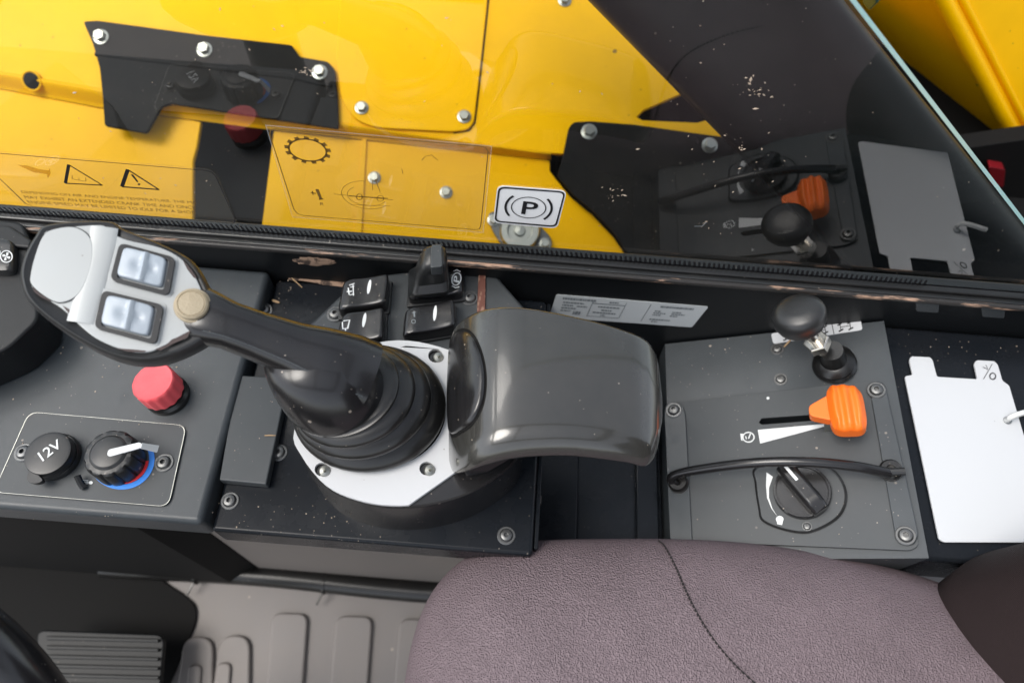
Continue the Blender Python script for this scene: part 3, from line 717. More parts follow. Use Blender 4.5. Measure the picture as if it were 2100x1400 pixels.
# arm from the bell to the head
arm = [(H(0.092).at(745, 772), 0.0215, 0.017), (H(0.099).at(708, 757), 0.0210, 0.017), (H(0.106).at(660, 738), 0.0185, 0.0165), (H(0.113).at(600, 716), 0.0150, 0.0145),
       (H(0.121).at(530, 690), 0.0133, 0.0130), (H(0.128).at(470, 668), 0.0128, 0.0125), (H(0.132).at(420, 650), 0.0150, 0.0115), (H(0.132).at(370, 632), 0.0165, 0.009)]
path = spline([a[0] for a in arm], 6); ra = []
for i in range(len(path)):
    f = i / (len(path) - 1) * (len(arm) - 1); j = min(int(f), len(arm) - 2); t = f - j
    ra.append((arm[j][1] * (1 - t) + arm[j + 1][1] * t, arm[j][2] * (1 - t) + arm[j + 1][2] * t))
HEADN = V((0.24, -0.24, 0.94)).normalized()
secs = []
for i, p in enumerate(path):
    t = (path[min(i + 1, len(path) - 1)] - path[max(i - 1, 0)]).normalized()
    s = t.cross(HEADN).normalized(); u = s.cross(t)
    a, b = ra[i]
    sc_ = []
    for q in range(40):
        w = 2 * math.pi * q / 40; cx, sx = math.cos(w), math.sin(w); e = 0.72
        sc_.append(p + s * a * math.copysign(abs(cx) ** e, cx) + u * b * math.copysign(abs(sx) ** e, sx))
    secs.append(sc_)
ob('arm', loft(secs), M['gloss'], js, angle=60)
# mould seam along the arm
sm = []
for i, p in enumerate(path[2:-8]):
    t = (path[i + 3] - path[i + 1]).normalized(); s = t.cross(HEADN).normalized(); u = s.cross(t); a, b = ra[i + 2]
    w = R(122); e = 0.72
    for sg in (1,):
        cx, sx = math.cos(w) * -1, math.sin(w)
        sm.append(p + s * (a - 0.0001) * math.copysign(abs(cx) ** e, cx) * (-1 if s.y < 0 else -1) + u * (b - .0001) * abs(sx) ** e)
ob('mould_seam', tube(sm, 0.00045, 6), M['plate'], js)
# head
HEAD = Plane(H(0.152).at(220, 590), HEADN)
ho = [(96, 456), (215, 449), (256, 468), (330, 497), (392, 530), (425, 578), (446, 640), (432, 690), (335, 737), (245, 736), (150, 692), (62, 625), (38, 575), (42, 530), (66, 482)]
hp0 = smooth_closed(HEAD.pts(ho), 6)
hc_ = sum(hp0, V()) / len(hp0)
def hs_(f, d): return [hc_ + (p - hc_) * f - HEADN * d for p in hp0]
secs = [hs_(0.55, 0.034), hs_(0.80, 0.031), hs_(0.95, 0.024), hs_(1.0, 0.015), hs_(1.005, 0.008), hs_(0.995, 0.003), hs_(0.97, 0.0005), hs_(0.94, -0.0004), hs_(0.90, 0.0006), hs_(0.5, 0.001)]
head = ob('head_shell', loft(secs), M['trim'], js, angle=60)
fo = [(108, 470), (204, 461), (222, 474), (262, 492), (330, 508), (376, 534), (404, 574), (420, 622), (412, 668), (376, 686), (338, 708), (300, 722), (250, 716), (198, 694), (160, 664), (126, 632), (74, 598), (62, 572), (70, 530), (86, 486)]
FP_ = smooth_closed(HEAD.pts(fo, 0.0012), 5)
face = ob('face_plate', prism(FP_, -HEADN * 0.0022), M['silver'], js, 0.0006, 2)
# step ridge between the blank and the buttons
rd = spline(HEAD.pts([(214, 466), (208, 500), (196, 550), (180, 610), (166, 662)], 0.0012), 8)
ob('face_ridge', tube(rd, 0.0066, 14, up=HEADN, sy=0.14), M['silver'], face)
# oval blank
ovp = [(106, 472), (150, 466), (182, 484), (190, 520), (180, 566), (160, 604), (128, 620), (100, 612), (66, 584), (64, 560), (74, 520), (88, 486)]
ov = smooth_closed(HEAD.pts(ovp, 0.0017), 6)
oc = sum(ov, V()) / len(ov)
ob('blank_gap', prism([oc + (p - oc) * 1.018 for p in ov], -HEADN * 0.0003), M['dark'], face)
ob('oval_blank', prism([p + HEADN * 0.0004 for p in ov], -HEADN * 0.0006), M['silver'], face, 0.0003, 2)
chips = [[(66, 584), (74, 590), (92, 606), (112, 614), (104, 618), (84, 609), (70, 598)], [(128, 626), (142, 634), (150, 646), (140, 642)], [(392, 676), (372, 688), (352, 696), (340, 708), (318, 716), (330, 718), (352, 706), (384, 692)],
         [(420, 604), (426, 630), (422, 652), (418, 628)], [(240, 714), (270, 716), (300, 719), (296, 722), (262, 721)], [(374, 532), (392, 552), (404, 570), (398, 570), (384, 552)], [(104, 470), (126, 466), (146, 464), (128, 471), (108, 475)]]
for c in chips: ob('paint_chip', flatpoly(HEAD, c, 0.00135), M['chip_dark'], face, smooth=False)
# two thumb rockers
for q in ([(245, 497), (360, 528), (346, 606), (225, 574)], [(210, 594), (336, 625), (320, 706), (192, 672)]):
    cx = sum(p[0] for p in q) / 4; cy = sum(p[1] for p in q) / 4
    def grow(f): return [(cx + (x - cx) * f, cy + (y - cy) * f) for x, y in q]
    rim_o, rim_i = grow(1.0), grow(0.80)
    surround = fillet(HEAD.pts(grow(1.10), 0.0016), 0.003, 5)
    ob('button_well', prism(surround, -HEADN * 0.0003), M['silver'], face, 0.0002)
    fr = ob('button_frame', prism(fillet(HEAD.pts(rim_o, 0.0040), 0.0035, 5), -HEADN * 0.0030, [fillet(HEAD.pts(rim_i, 0.0040), 0.0020, 4)]), M['trim'], js, 0.0008, 3)
    def hf(u, v):
        r_ = math.exp(-((u - 0.56) / 0.045) ** 2) * 0.0022
        d1 = math.exp(-((u - 0.40) ** 2 + ((v - .5) * .8) ** 2) / 0.012) * -0.0016
        d2 = math.exp(-((u - 0.72) ** 2 + ((v - .5) * .8) ** 2) / 0.012) * -0.0016
        return 0.0052 + r_ + d1 + d2 - 0.0012 * (2 * u - 1) ** 2
    ob('rocker', pillow(HEAD.up(0.0008), grow(0.775), hf, -0.0001, 36, 18, 0.10, 8), M['button'], fr)
# round yellowed button
bp_ = HEAD.at(396, 628, 0.0012)
rb = (HEAD.at(436, 628) - HEAD.at(358, 628)).length / 2
ob('round_button', lathe([(rb * 1.0, 0), (rb * 1.02, 0.001), (rb * 0.98, 0.0022), (rb * 0.90, 0.0024), (rb * 0.86, 0.0052), (rb * 0.74, 0.0062), (rb * 0.70, 0.0058), (rb * 0.66, 0.0062), (rb * 0.3, 0.0066), (0, 0.0067)], 36, place(bp_, HEADN)), M['tan'], js)

# ------------------------------------------------------------------ palm rest
pr = thing('palm_rest', 'glossy worn black curved palm rest behind the joystick', 'palm rest', PT.at(1000, 930))
st = [(921, 700, 948, .050), (930, 676, 962, .060), (945, 657, 962, .0715), (968, 642, 956, .082), (1000, 631, 945, .0895), (1045, 627, 934, .0935), (1100, 632, 928, .094), (1170, 645, 927, .0925), (1240, 662, 934, .089), (1295, 680, 942, .0845), (1322, 693, 949, .0805), (1336, 708, 944, .0775), (1345, 726, 932, .0745), (1350, 748, 914, .0710), (1353, 778, 888, .0665)]
secs = []
dense = []
for i in range(len(st) - 1):
    for k in range(5):
        t = k / 5
        a_, b_, c_, d_ = st[max(i - 1, 0)], st[i], st[i + 1], st[min(i + 2, len(st) - 1)]
        dense.append(tuple(0.5 * ((2 * b_[j]) + (c_[j] - a_[j]) * t + (2 * a_[j] - 5 * b_[j] + 4 * c_[j] - d_[j]) * t * t + (3 * b_[j] - a_[j] - 3 * c_[j] + d_[j]) * t ** 3) for j in range(4)))
dense.append(st[-1])
def pr_section(x, yt, yb, z, th=0.022):
    zb = z - 0.008
    A = H(z - 0.002).at(x, yt); Bp = H(zb).at(x, yb)        # widest points at the back and front edges
    A.z = z; Bp.z = z
    d = (Bp - A); L = d.length; d /= L; up = V((0, 0, 1)); pts = []
    rb, rf = 0.004, min(0.016, L * .3)
    hf_, hb_ = 0.013, 0.006
    for k in range(8):           # back-top round
        w = math.pi - math.pi / 2 * k / 7; pts.append(A + d * (rb + rb * math.cos(w)) + up * (-hb_ + hb_ * math.sin(w)))
    for k in range(1, 10):       # slightly crowned top
        s = k / 10; x_ = rb + (L - rb - rf) * s; pts.append(A + d * x_ + up * (0.0016 * math.sin(math.pi * s)))
    for k in range(12):          # front roll
        w = math.pi / 2 - math.pi / 2 * k / 11; pts.append(A + d * (L - rf + rf * math.cos(w)) + up * (-hf_ + hf_ * math.sin(w)))
    for k in range(6):           # under the front
        w = -math.pi / 2 * (k + 1) / 6; pts.append(A + d * (L - rf * .6 + rf * .6 * math.cos(w)) + up * (-hf_ + (th - hf_) * math.sin(w)))
    pts.append(A + d * L * 0.5 - up * th); pts.append(A + d * rb - up * th)
    return pts
for x, yt, yb, z in dense: secs.append(pr_section(x, yt, yb, z, 0.022))
# rounded rear end
last = secs[-1]; cl = sum(last, V()) / len(last)
secs.append([cl + (p - cl) * 0.8 + V((0.0008, 0, -0.001)) for p in last])
ob('shell', loft(secs), M['palm'], pr, angle=55)
# crescent end cap, laid on the shell
shv = loft(secs); shb = BVHTree.FromPolygons([V(v) for v in shv[0]], shv[1])
def on_shell(x, y, lift):
    d = (H(0.07).at(x, y) - CP).normalized(); h = shb.ray_cast(CP, d)
    if h[0] is None: return H(0.05).at(x, y)
    nn = h[1] if h[1].dot(d) < 0 else -h[1]
    return h[0] + nn * lift
cpx = smooth_closed([V((a, b, 0)) for a, b in ((927, 706), (938, 684), (955, 679), (974, 694), (990, 734), (996, 780), (990, 828), (970, 866), (946, 884), (928, 890), (923, 860), (922, 800), (924, 745))], 5)
ccx = sum(cpx, V()) / len(cpx)
def cring(f, lift): return [on_shell(ccx.x + (p.x - ccx.x) * f, ccx.y + (p.y - ccx.y) * f, lift) for p in cpx]
ob('crescent_gap', loft([cring(1.0, 0.0002), cring(1.055, 0.0003)], False), M['dark'], pr)
ob('crescent_cap', loft([cring(0.99, -0.0005), cring(0.99, 0.0010), cring(0.965, 0.0022), cring(0.90, 0.0028), cring(0.7, 0.0032), cring(0.4, 0.0034), cring(0.1, 0.0034)]), M['gloss'], pr, angle=60)
# neck joining it to the pod
nk = H(0.0395).pts([(936, 930), (985, 915), (1045, 925), (1052, 942), (1000, 972), (955, 982)])
ob('bracket', loft([[V((p.x, p.y, 0.0395)) for p in nk], [V((p.x + 0.002, p.y + 0.012, 0.070)) for p in nk]]), M['gloss'], pr, 0.003, 3)

# ------------------------------------------------------------------ switch bank behind the pod
SB = H(0.012)
bank = thing('switch_bank', 'dark grey angular housing behind the joystick holding four switches', 'housing', MID.at(860, 640))
bo = [(606, 690), (660, 640), (712, 590), (748, 566), (984, 539), (1012, 556), (1085, 640), (1085, 780), (640, 760)]
ob('body', plate(SB, bo, 0.0235, 0, 0.005), M['plate'], bank, 0.003, 3)
ob('chipped_edge', plate(SB, [(982, 548), (996, 552), (995, 640), (978, 640)], 0.003, 0.0022, 0.001), M['chip'], bank, 0.001)
for x, y in ((688, 645), (963, 612)): screw(bank, SB, x, y, 1.0)
def rocker(q, label, h0=0.016, sink=0.0):
    t = thing('rocker_switch', label, 'switch', SB.at(sum(p[0] for p in q) / 4, sum(p[1] for p in q) / 4 + 8), 'rocker switches')
    cx = sum(p[0] for p in q) / 4; cy = sum(p[1] for p in q) / 4
    T = SB.up(h0 * 0.0)
    # footprint: survey points are of the top face, drop them to the housing
    tops = [H(SB.p.z + h0).at(*p) for p in q]
    def base_px_at(u, v):
        a, b, c, d = tops
        return a * (1 - u) * (1 - v) + b * u * (1 - v) + c * u * v + d * (1 - u) * v
    ob('bezel', prism(fillet([V((p.x + (p.x - sum(o.x for o in tops) / 4) * 0.08, p.y + (p.y - sum(o.y for o in tops) / 4) * 0.10, SB.p.z + 0.0032)) for p in tops], 0.002, 3), (0, 0, -0.003)), M['trim'], t, 0.0006)
    vs, fs = [], []; nu, nv = 26, 14
    for j in range(nv + 1):
        for i in range(nu + 1):
            u, v = 0.5 - 0.5 * math.cos(math.pi * i / nu), 0.5 - 0.5 * math.cos(math.pi * j / nv)
            a, b = abs(2 * u - 1), abs(2 * v - 1); e = max(a, b)
            lip = 1 if e < 0.86 else math.sqrt(max(0, 1 - ((e - 0.86) / 0.14) ** 2))
            pw = 10; L = (a ** pw + b ** pw) ** (1 / pw) if e > 0 else 1; f = e / L if L > 0 else 1
            p = base_px_at(0.5 + (u - .5) * f, 0.5 + (v - .5) * f)
            h = h0 - 0.0022 * math.sin(math.pi * u) - 0.0035 * (max(0, 0.30 - u) / 0.30) ** 2 + 0.001
            vs.append(V((p.x, p.y, SB.p.z + h - 0.003 * (1 - lip))))
    W = nu + 1
    for j in range(nv):
        for i in range(nu): fs.append((j * W + i, j * W + i + 1, (j + 1) * W + i + 1, (j + 1) * W + i))
    rim = [i for i in range(W)] + [j * W + nu for j in range(1, nv + 1)] + [nv * W + i for i in range(nu - 1, -1, -1)] + [j * W for j in range(nv - 1, 0, -1)]
    k0 = len(vs)
    for i in rim: p = vs[i]; vs.append(V((p.x, p.y, SB.p.z + 0.0004)))
    n_ = len(rim)
    for k in range(n_): fs.append((rim[k], rim[(k + 1) % n_], k0 + (k + 1) % n_, k0 + k))
    fs.append(tuple(range(k0, k0 + n_)))
    cap = ob('cap', (vs, fs), M['gloss'], t, angle=50)
    bv = BVHTree.FromPolygons(vs, fs)
    return t, cap, bv
def drape(bv, vf, lift=0.0003):
    o = []
    for p in vf[0]:
        d = (V(p) - CP).normalized(); h = bv.ray_cast(CP, d)
        q = h[0] if h[0] is not None else V(p)
        o.append(q - d * lift)
    return o, vf[1]
TP = H(SB.p.z + 0.014)
q1 = [(702, 571), (797, 559), (791, 621), (690, 633)]
t, c, bv = rocker(q1, 'black rocker switch with white work light symbol, upper left in the switch bank')
ob('indicator', drape(bv, flatpoly(TP, ell_px(757, 588, 15, 3.6, -80, 20))), M['print_white'], c, smooth=False)
ob('symbol', drape(bv, merge(ribbon(TP, [(711, 598), (722, 597)], 0.0009), ribbon(TP, [(714, 590), (716, 604)], 0.0009), ribbon(TP, [(724, 584), (725, 606)], 0.0008), ribbon(TP, [(716, 585), (727, 581)], .0007), ribbon(TP, [(718, 589), (727, 587)], .0006), ribbon(TP, [(717, 605), (724, 603)], .0006))), M['print_white'], c, smooth=False)
q2 = [(700, 640), (787, 628), (785, 694), (682, 704)]
t, c, bv = rocker(q2, 'black rocker switch with white box arrow symbol, lower left in the switch bank')
ob('indicator', drape(bv, flatpoly(TP, ell_px(747, 656, 15, 3.6, -80, 20))), M['print_white'], c, smooth=False)
ob('symbol', drape(bv, merge(ribbon(TP, [(702, 660), (703, 674), (713, 673), (717, 656), (704, 658)], 0.0008), ribbon(TP, [(708, 674), (709, 678)], .0008))), M['print_white'], c, smooth=False)
q3 = [(830, 630), (932, 611), (934, 668), (824, 686)]
t, c, bv = rocker(q3, 'black rocker switch with white pin symbol, lower right beside the palm rest')
ob('indicator', drape(bv, flatpoly(TP, ell_px(892, 642, 16, 3.6, -84, 20))), M['print_white'], c, smooth=False)
ob('symbol', drape(bv, merge(ribbon(TP, [(849, 638), (850, 650)], 0.0011), ribbon(TP, [(845, 641), (853, 640)], .0006), ribbon(TP, circ_px(848, 659, 4, 4, 10), .0006, closed=True))), M['print_grey'], c, smooth=False)
# parking brake switch with tall locking grip
q4 = [(842, 544), (946, 534), (950, 600), (836, 612)]
t, c, bv = rocker(q4, 'tall black parking brake switch with white circled P beside the window', 0.012)
TB = H(SB.p.z + 0.012)
ob('symbol', drape(bv, merge(ribbon(TB, ell_px(936, 572, 13, 9, -75, 24), .0008, closed=True), text_px('P', [(930, 577), (931, 565), (943, 566), (941, 580)], TB, bold=.02),
    ribbon(TB, [(930, 556), (937, 553), (944, 557)], .0008), ribbon(TB, [(927, 586), (934, 590), (942, 588)], .0008))), M['print_white'], c, smooth=False)
def blk(z, pts): return [H(SB.p.z + z).at(x, y) for x, y in pts]
secs = [fillet(blk(0.006, [(838, 552), (918, 544), (921, 606), (836, 614)]), 0.003, 3), fillet(blk(0.022, [(848, 546), (919, 538), (921, 598), (845, 606)]), 0.004, 3), fillet(blk(0.026, [(851, 543), (918, 536), (919, 580), (849, 588)]), 0.005, 3), fillet(blk(0.036, [(858, 522), (917, 517), (919, 564), (854, 570)]), 0.006, 3), fillet(blk(0.043, [(866, 507), (915, 503), (917, 552), (861, 557)]), 0.006, 3), fillet(blk(0.046, [(872, 505), (911, 502), (913, 543), (868, 547)]), 0.005, 3), fillet(blk(0.0472, [(878, 507), (906, 505), (909, 537), (875, 540)]), 0.003, 3)]
ob('lock_grip', loft(secs), M['trim'], t, angle=40)
ob('grip_slide', prism(fillet(blk(0.0482, [(884, 501), (906, 499), (908, 546), (882, 549)]), .002, 3), (0, 0, -0.010)), M['plate'], t, 0.001)

# ------------------------------------------------------------------ data label on the wall
lb = thing('data_label', 'long pale grey data label stuck on the black wall below the window', 'label', WALL.at(1290, 640))
lq = [(1141, 604), (1453, 629), (1419, 671), (1126, 650)]
ob('sheet', plate(WALL, lq, 0.0004, 0.0006, 0.002), M['paper'], lb)
LB = WALL.up(0.0008); pr_ = []
def lrow(u0, u1, v, h):
    return flatpoly(LB, [bil(lq, u0, v), bil(lq, u1, v), bil(lq, u1, v + h), bil(lq, u0, v + h)], 0.0001)
rows = [(.05, .27, .10, .08), (.06, .20, .28, .06), (.06, .14, .40, .06), (.16, .23, .42, .05), (.06, .16, .52, .06), (.06, .13, .64, .05), (.15, .20, .66, .15), (.36, .42, .13, .06), (.30, .45, .36, .06), (.33, .40, .50, .06), (.28, .44, .62, .06), (.34, .37, .73, .05), (.70, .92, .13, .08), (.68, .72, .36, .05), (.68, .76, .45, .05), (.68, .74, .54, .05), (.80, .86, .36, .05), (.80, .89, .45, .05), (.80, .85, .54, .05), (.68, .82, .74, .06), (.70, .75, .84, .05)]
rnd = random.Random(3)
for u0, u1, v, h in rows:
    u = u0
    while u < u1 - 0.004:
        w = rnd.uniform(0.006, 0.022); pr_.append(lrow(u, min(u + w, u1), v, h)); u += w + 0.004
pr_.append(lrow(.25, .255, .15, .7)); pr_.append(lrow(.47, .474, .12, .7)); pr_.append(lrow(.255, .47, .24, .03)); pr_.append(lrow(.255, .47, .82, .02)); pr_.append(lrow(.63, .634, .10, .8))
ob('print', merge(*pr_), M['print_grey'], lb, smooth=False)

# ------------------------------------------------------------------ lever plate on the sloping panel
lvp = thing('lever_plate', 'dark grey sloping metal plate with throttle slot and bolted side strips', 'plate', RAMP.at(1630, 960))
slot = RAMP.pts([(1556, 866), (1562, 857), (1690, 848), (1692, 860), (1562, 870)], 0.0)
po = RAMP.pts([(1374, 826), (1782, 780), (1815, 786), (1885, 1118), (1868, 1128), (1376, 1108)], 0.0)
ob('plate', prism(fillet(po, 0.003, 3), -RAMP.n * 0.0026, [slot]), M['plate'], lvp, 0.0005, 2)
for s in ([(1362, 846), (1366, 828), (1382, 822), (1400, 828), (1406, 850), (1420, 1112), (1374, 1109)],
          [(1784, 800), (1790, 784), (1804, 780), (1816, 790), (1884, 1096), (1876, 1116), (1856, 1118), (1838, 1108)]):
    ob('side_strip', plate(RAMP, s, 0.0018, 0.0019, 0.003), M['panel'], lvp, 0.0006, 2)
for x, y in ((1382, 841), (1797, 800), (1857, 1098)): screw(lvp, RAMP, x, y, 1.0, 0.0019)
RP = RAMP
ob('throttle_wedge', flatpoly(RP, [(1554, 881), (1700, 868), (1702, 871), (1559, 909)]), M['print_white'], lvp, smooth=False)
ob('engine_symbol', merge(ribbon(RP, ell_px(1535, 896, 11.5, 10, 0, 22), .0009, closed=True), ribbon(RP, [(1527, 890), (1521, 890), (1521, 902), (1527, 902)], .0009), ribbon(RP, [(1539, 889), (1535, 899)], .0009), ribbon(RP, [(1529, 894), (1531, 900)], .0007)), M['print_white'], lvp, smooth=False)
ob('paint_dot', flatpoly(RP, circ_px(1575, 816, 3, 3, 10)), M['print_white'], lvp, smooth=False)
# throttle lever
tl = thing('throttle_lever', 'orange ribbed throttle lever knob in the slot of the lever plate', 'lever', RAMP.at(1690, 856))
KPn = RAMP.up(0.026)
kq = [(1698, 793), (1762, 796), (1777, 884), (1712, 890)]
def kh(u, v): return 0.0115 + 0.0013 * math.cos(2 * math.pi * 3.2 * (u - 0.5)) - 0.003 * (2 * u - 1) ** 2 - 0.002 * (2 * v - 1) ** 2
kq2 = [(1692, 800), (1716, 793), (1762, 797), (1776, 845), (1774, 884), (1742, 891), (1712, 884), (1698, 845)]
ob('knob', pillow(KPn, [(1690, 794), (1766, 796), (1782, 888), (1706, 890)], kh, 0.006, 34, 26, 0.30, 4), M['orange'], tl, angle=60)
nq = KPn.pts([(1704, 806), (1658, 832), (1660, 852), (1708, 862)], 0.004)
ob('neck', prism(fillet(nq, 0.003, 3), -RAMP.n * 0.010), M['orange'], tl, 0.0018, 3)
ob('arm', prism(RAMP.pts([(1690, 849), (1712, 847), (1712, 857), (1690, 859)], 0.026), -RAMP.n * 0.0275), M['steel'], tl, 0.0004)
# rotary engine-speed knob
rk_ = thing('rotary_knob', 'black round rotary knob with raised bar and white index line', 'knob', RAMP.at(1645, 1020))
bz = smooth_closed(RAMP.pts([(1552, 958), (1640, 946), (1706, 962), (1735, 1008), (1722, 1056), (1668, 1088), (1620, 1088), (1566, 1068), (1556, 1040), (1549, 990)], 0.0022), 5)
ob('bezel', prism(bz, -RAMP.n * 0.0021), M['plate'], rk_, 0.0008, 3)
bzc = sum(bz, V()) / len(bz)
ob('bezel_lip', loft([[bzc + (p - bzc) * f + RAMP.n * h for p in bz] for f, h in ((1.02, -0.002), (1.02, -0.0004), (0.985, 0.0006), (0.965, 0.0002))], False), M['trim'], rk_)
kc2 = RAMP.at(1645, 1010, 0.0023); rk2 = (RAMP.at(1705, 1008) - RAMP.at(1586, 1008)).length / 2
ob('disc', lathe([(rk2, 0), (rk2 * 1.0, 0.0045), (rk2 * 0.97, 0.0058), (rk2 * 0.90, 0.0058), (rk2 * 0.88, 0.0048), (0, 0.0048)], 44, place(kc2, RAMP.n)), M['gloss'], rk_)
bd0, bd1 = RAMP.at(1604, 957, 0.0073), RAMP.at(1686, 1052, 0.0073)
bdir = (bd1 - bd0).normalized(); bs = bdir.cross(RAMP.n)
secs = []
for k in range(15):
    s = k / 14; e = abs(2 * s - 1); w = 0.0068 * (1 - 0.15 * e ** 6); h = 0.0115 * (1 - 0.35 * max(0, e - 0.6) / .4 if s > .5 else 1 - 0.2 * max(0, e - .7) / .3)
    c = bd0.lerp(bd1, 0.01 + 0.98 * s)
    secs.append([c + bs * w, c + bs * w * 0.92 + RAMP.n * h * 0.8, c + bs * w * 0.60 + RAMP.n * h, c - bs * w * 0.60 + RAMP.n * h, c - bs * w * 0.92 + RAMP.n * h * 0.8, c - bs * w])
ob('bar', loft(secs), M['gloss'], rk_, 0.0010, 3)
IP = RAMP.up(0.0073 + 0.0118)
i0, i1 = bd0 + bdir * 0.001 + RAMP.n * 0.0118 , bd0.lerp(bd1, 0.40) + RAMP.n * 0.0118
ob('index_line', ([i0 + bs * 0.0011, i1 + bs * 0.0011, i1 - bs * 0.0011, i0 - bs * 0.0011], [(0, 1, 2, 3)]), M['print_white'], rk_, smooth=False)
BZ = RAMP.up(0.0024)
ob('scale_wedge', flatpoly(BZ, [(1572, 968), (1585, 977), (1577, 1000), (1577, 1020), (1584, 1042), (1594, 1058), (1582, 1042), (1573, 1020), (1571, 995)]), M['print_white'], rk_, smooth=False)
ob('snail_symbol', merge(flatpoly(BZ, circ_px(1599, 1064, 8, 7, 12)), flatpoly(BZ, [(1593, 1068), (1606, 1066), (1604, 1076), (1594, 1074)], .0004)), M['print_white'], rk_, smooth=False)
screw(rk_, RAMP, 1655, 1079, 0.55, 0.0022)
# guard rod
gr = thing('guard_rod', 'bent glossy black wire guard arching over the rotary knob', 'guard', RAMP.at(1600, 985))
gp = spline([RAMP.at(1388, 993, 0.003), RAMP.at(1376, 982, 0.008), RAMP.at(1392, 971, 0.012), RAMP.at(1450, 960, 0.018), RAMP.at(1530, 950, 0.024), RAMP.at(1610, 946, 0.026), RAMP.at(1690, 949, 0.023), RAMP.at(1760, 957, 0.017), RAMP.at(1805, 966, 0.011), RAMP.at(1824, 970, 0.008)], 7)
ob('rod', tube(gp, 0.0036, 12), M['gloss'], gr)
for x, y in ((1392, 992), (1826, 966)):
    ob('foot', lathe([(0.0075, 0), (0.0075, 0.004), (0.006, 0.006), (0.003, 0.006), (0.003, 0.003)], 18, place(RAMP.at(x, y, 0.0019), RAMP.n)), M['rubber'], gr)
ob('end_pin', tube([RAMP.at(1800, 968, 0.009), RAMP.at(1856, 966, 0.009)], 0.0028, 10), M['trim'], gr)
# steering-mode lever
ml = thing('mode_lever', 'black mushroom knob lever on a chrome stem above the lever plate', 'lever', RAMP.at(1710, 748))
f0 = RAMP.at(1712, 750, -0.003); kcen = RAMP.up(0.066).at(1640, 655)
axl = (kcen - f0).normalized()
ob('boot', lathe([(0.0155, 0), (0.0160, 0.003), (0.0145, 0.005), (0.0150, 0.0075), (0.0125, 0.010), (0.0095, 0.0115), (0.0085, 0.018), (0.0080, 0.026)], 32, place(f0, (RAMP.n * 0.7 + axl * 0.3))), M['rubber'], ml)
Ls = (kcen - f0).length
ob('stem', tube([f0 + axl * 0.012, f0 + axl * (Ls - 0.004)], 0.0046, 16), M['chrome'], ml)
ob('nut', lathe([(0.0088, 0), (0.0095, 0.001), (0.0095, 0.0075), (0.0088, 0.0085)], 6, place(f0 + axl * (Ls * 0.46), axl)), M['chrome'], ml, 0.0004, angle=25)
kax = (axl * 0.55 + V((-0.1, 0.25, 0.8)) * 0.45).normalized()
ob('knob', lathe([(0.0075, -0.014), (0.0110, -0.011), (0.0148, -0.006), (0.0168, 0.000), (0.0170, 0.006), (0.0160, 0.0095), (0.0120, 0.0120), (0.006, 0.0128), (0, 0.013)], 36, place(kcen, kax), 1.08, 0.95), M['trim'], ml, angle=60)
# wheel-mode decal
md = thing('steering_decal', 'white strip decal with black wheel symbols below the mushroom lever', 'decal', RAMP.at(1680, 680))
mq = [(1581, 684), (1764, 651), (1769, 676), (1586, 705)]
DP = RAMP.up(-0.0029)
ob('sheet', plate(DP, mq, 0.0003, 0.0004, 0.002), M['white'], md)
sy = []
for u in (0.20, 0.54, 0.82):
    for s, sl in ((-0.055, 0.02), (0.055, -0.02 if u < .5 else 0.02)):
        for v in (0.24, 0.76):
            a, b = bil(mq, u + s - 0.028, v + sl * 4), bil(mq, u + s + 0.028, v - sl * 4)
            sy.append(ribbon(DP, [a, b], 0.0012, 0.0006))
        sy.append(ribbon(DP, [bil(mq, u + s, .28), bil(mq, u + s, .72)], 0.0006, 0.0006))
    sy.append(ribbon(DP, [bil(mq, u - .05, .5), bil(mq, u + .05, .5)], 0.0006, 0.0006))
sy.append(ribbon(DP, [bil(mq, .68, .02), bil(mq, .68, .98)], 0.0006, 0.0006)); sy.append(ribbon(DP, [bil(mq, .38, .02), bil(mq, .38, .98)], 0.0006, 0.0006))
ob('wheel_symbols', merge(*sy), M['print_black'], md, smooth=False)

# ------------------------------------------------------------------ white card on the rear deck
cdt = thing('white_card', 'large white card with two tabs lying on the black rear deck', 'card', DECK.at(2000, 950))
co = [(1856, 771), (1872, 768), (1865, 738), (1869, 730), (1908, 732), (1913, 738), (1922, 772), (2005, 777), (1998, 745), (2003, 738), (2040, 740), (2047, 748), (2056, 780), (2070, 790), (2165, 1112), (1936, 1111), (1926, 1104)]
ob('sheet', prism(fillet(DECK.pts(co, 0.0028), 0.0015, 3), (0, 0, -0.0016)), M['white'], cdt, 0.0003)
CD = DECK.up(0.003)
ob('tab_symbol', merge(ribbon(CD, [(2015, 752), (2026, 757), (2022, 748)], .0004), ribbon(CD, [(2035, 746), (2017, 777)], .0004), ribbon(CD, ell_px(2036, 771, 6, 6.5, 0, 18), .0008, closed=True)), M['print_black'], cdt, smooth=False)
wc = thing('cable_tie', 'white cable tie end passing through the edge of the white card', 'cable tie', DECK.at(2068, 860))
ob('strap', tube(spline([DECK.at(2066, 862, 0.001), DECK.at(2066, 860, 0.006), DECK.at(2085, 850, 0.013), DECK.at(2130, 838, 0.014)], 6), 0.0020, 8), M['wire_white'], wc)
ob('hole_ring', lathe([(0.0030, 0), (0.0030, 0.0006), (0.0022, 0.0006)], 14, place(DECK.at(2066, 862, 0.0028), (0, 0, 1))), M['print_grey'], wc)

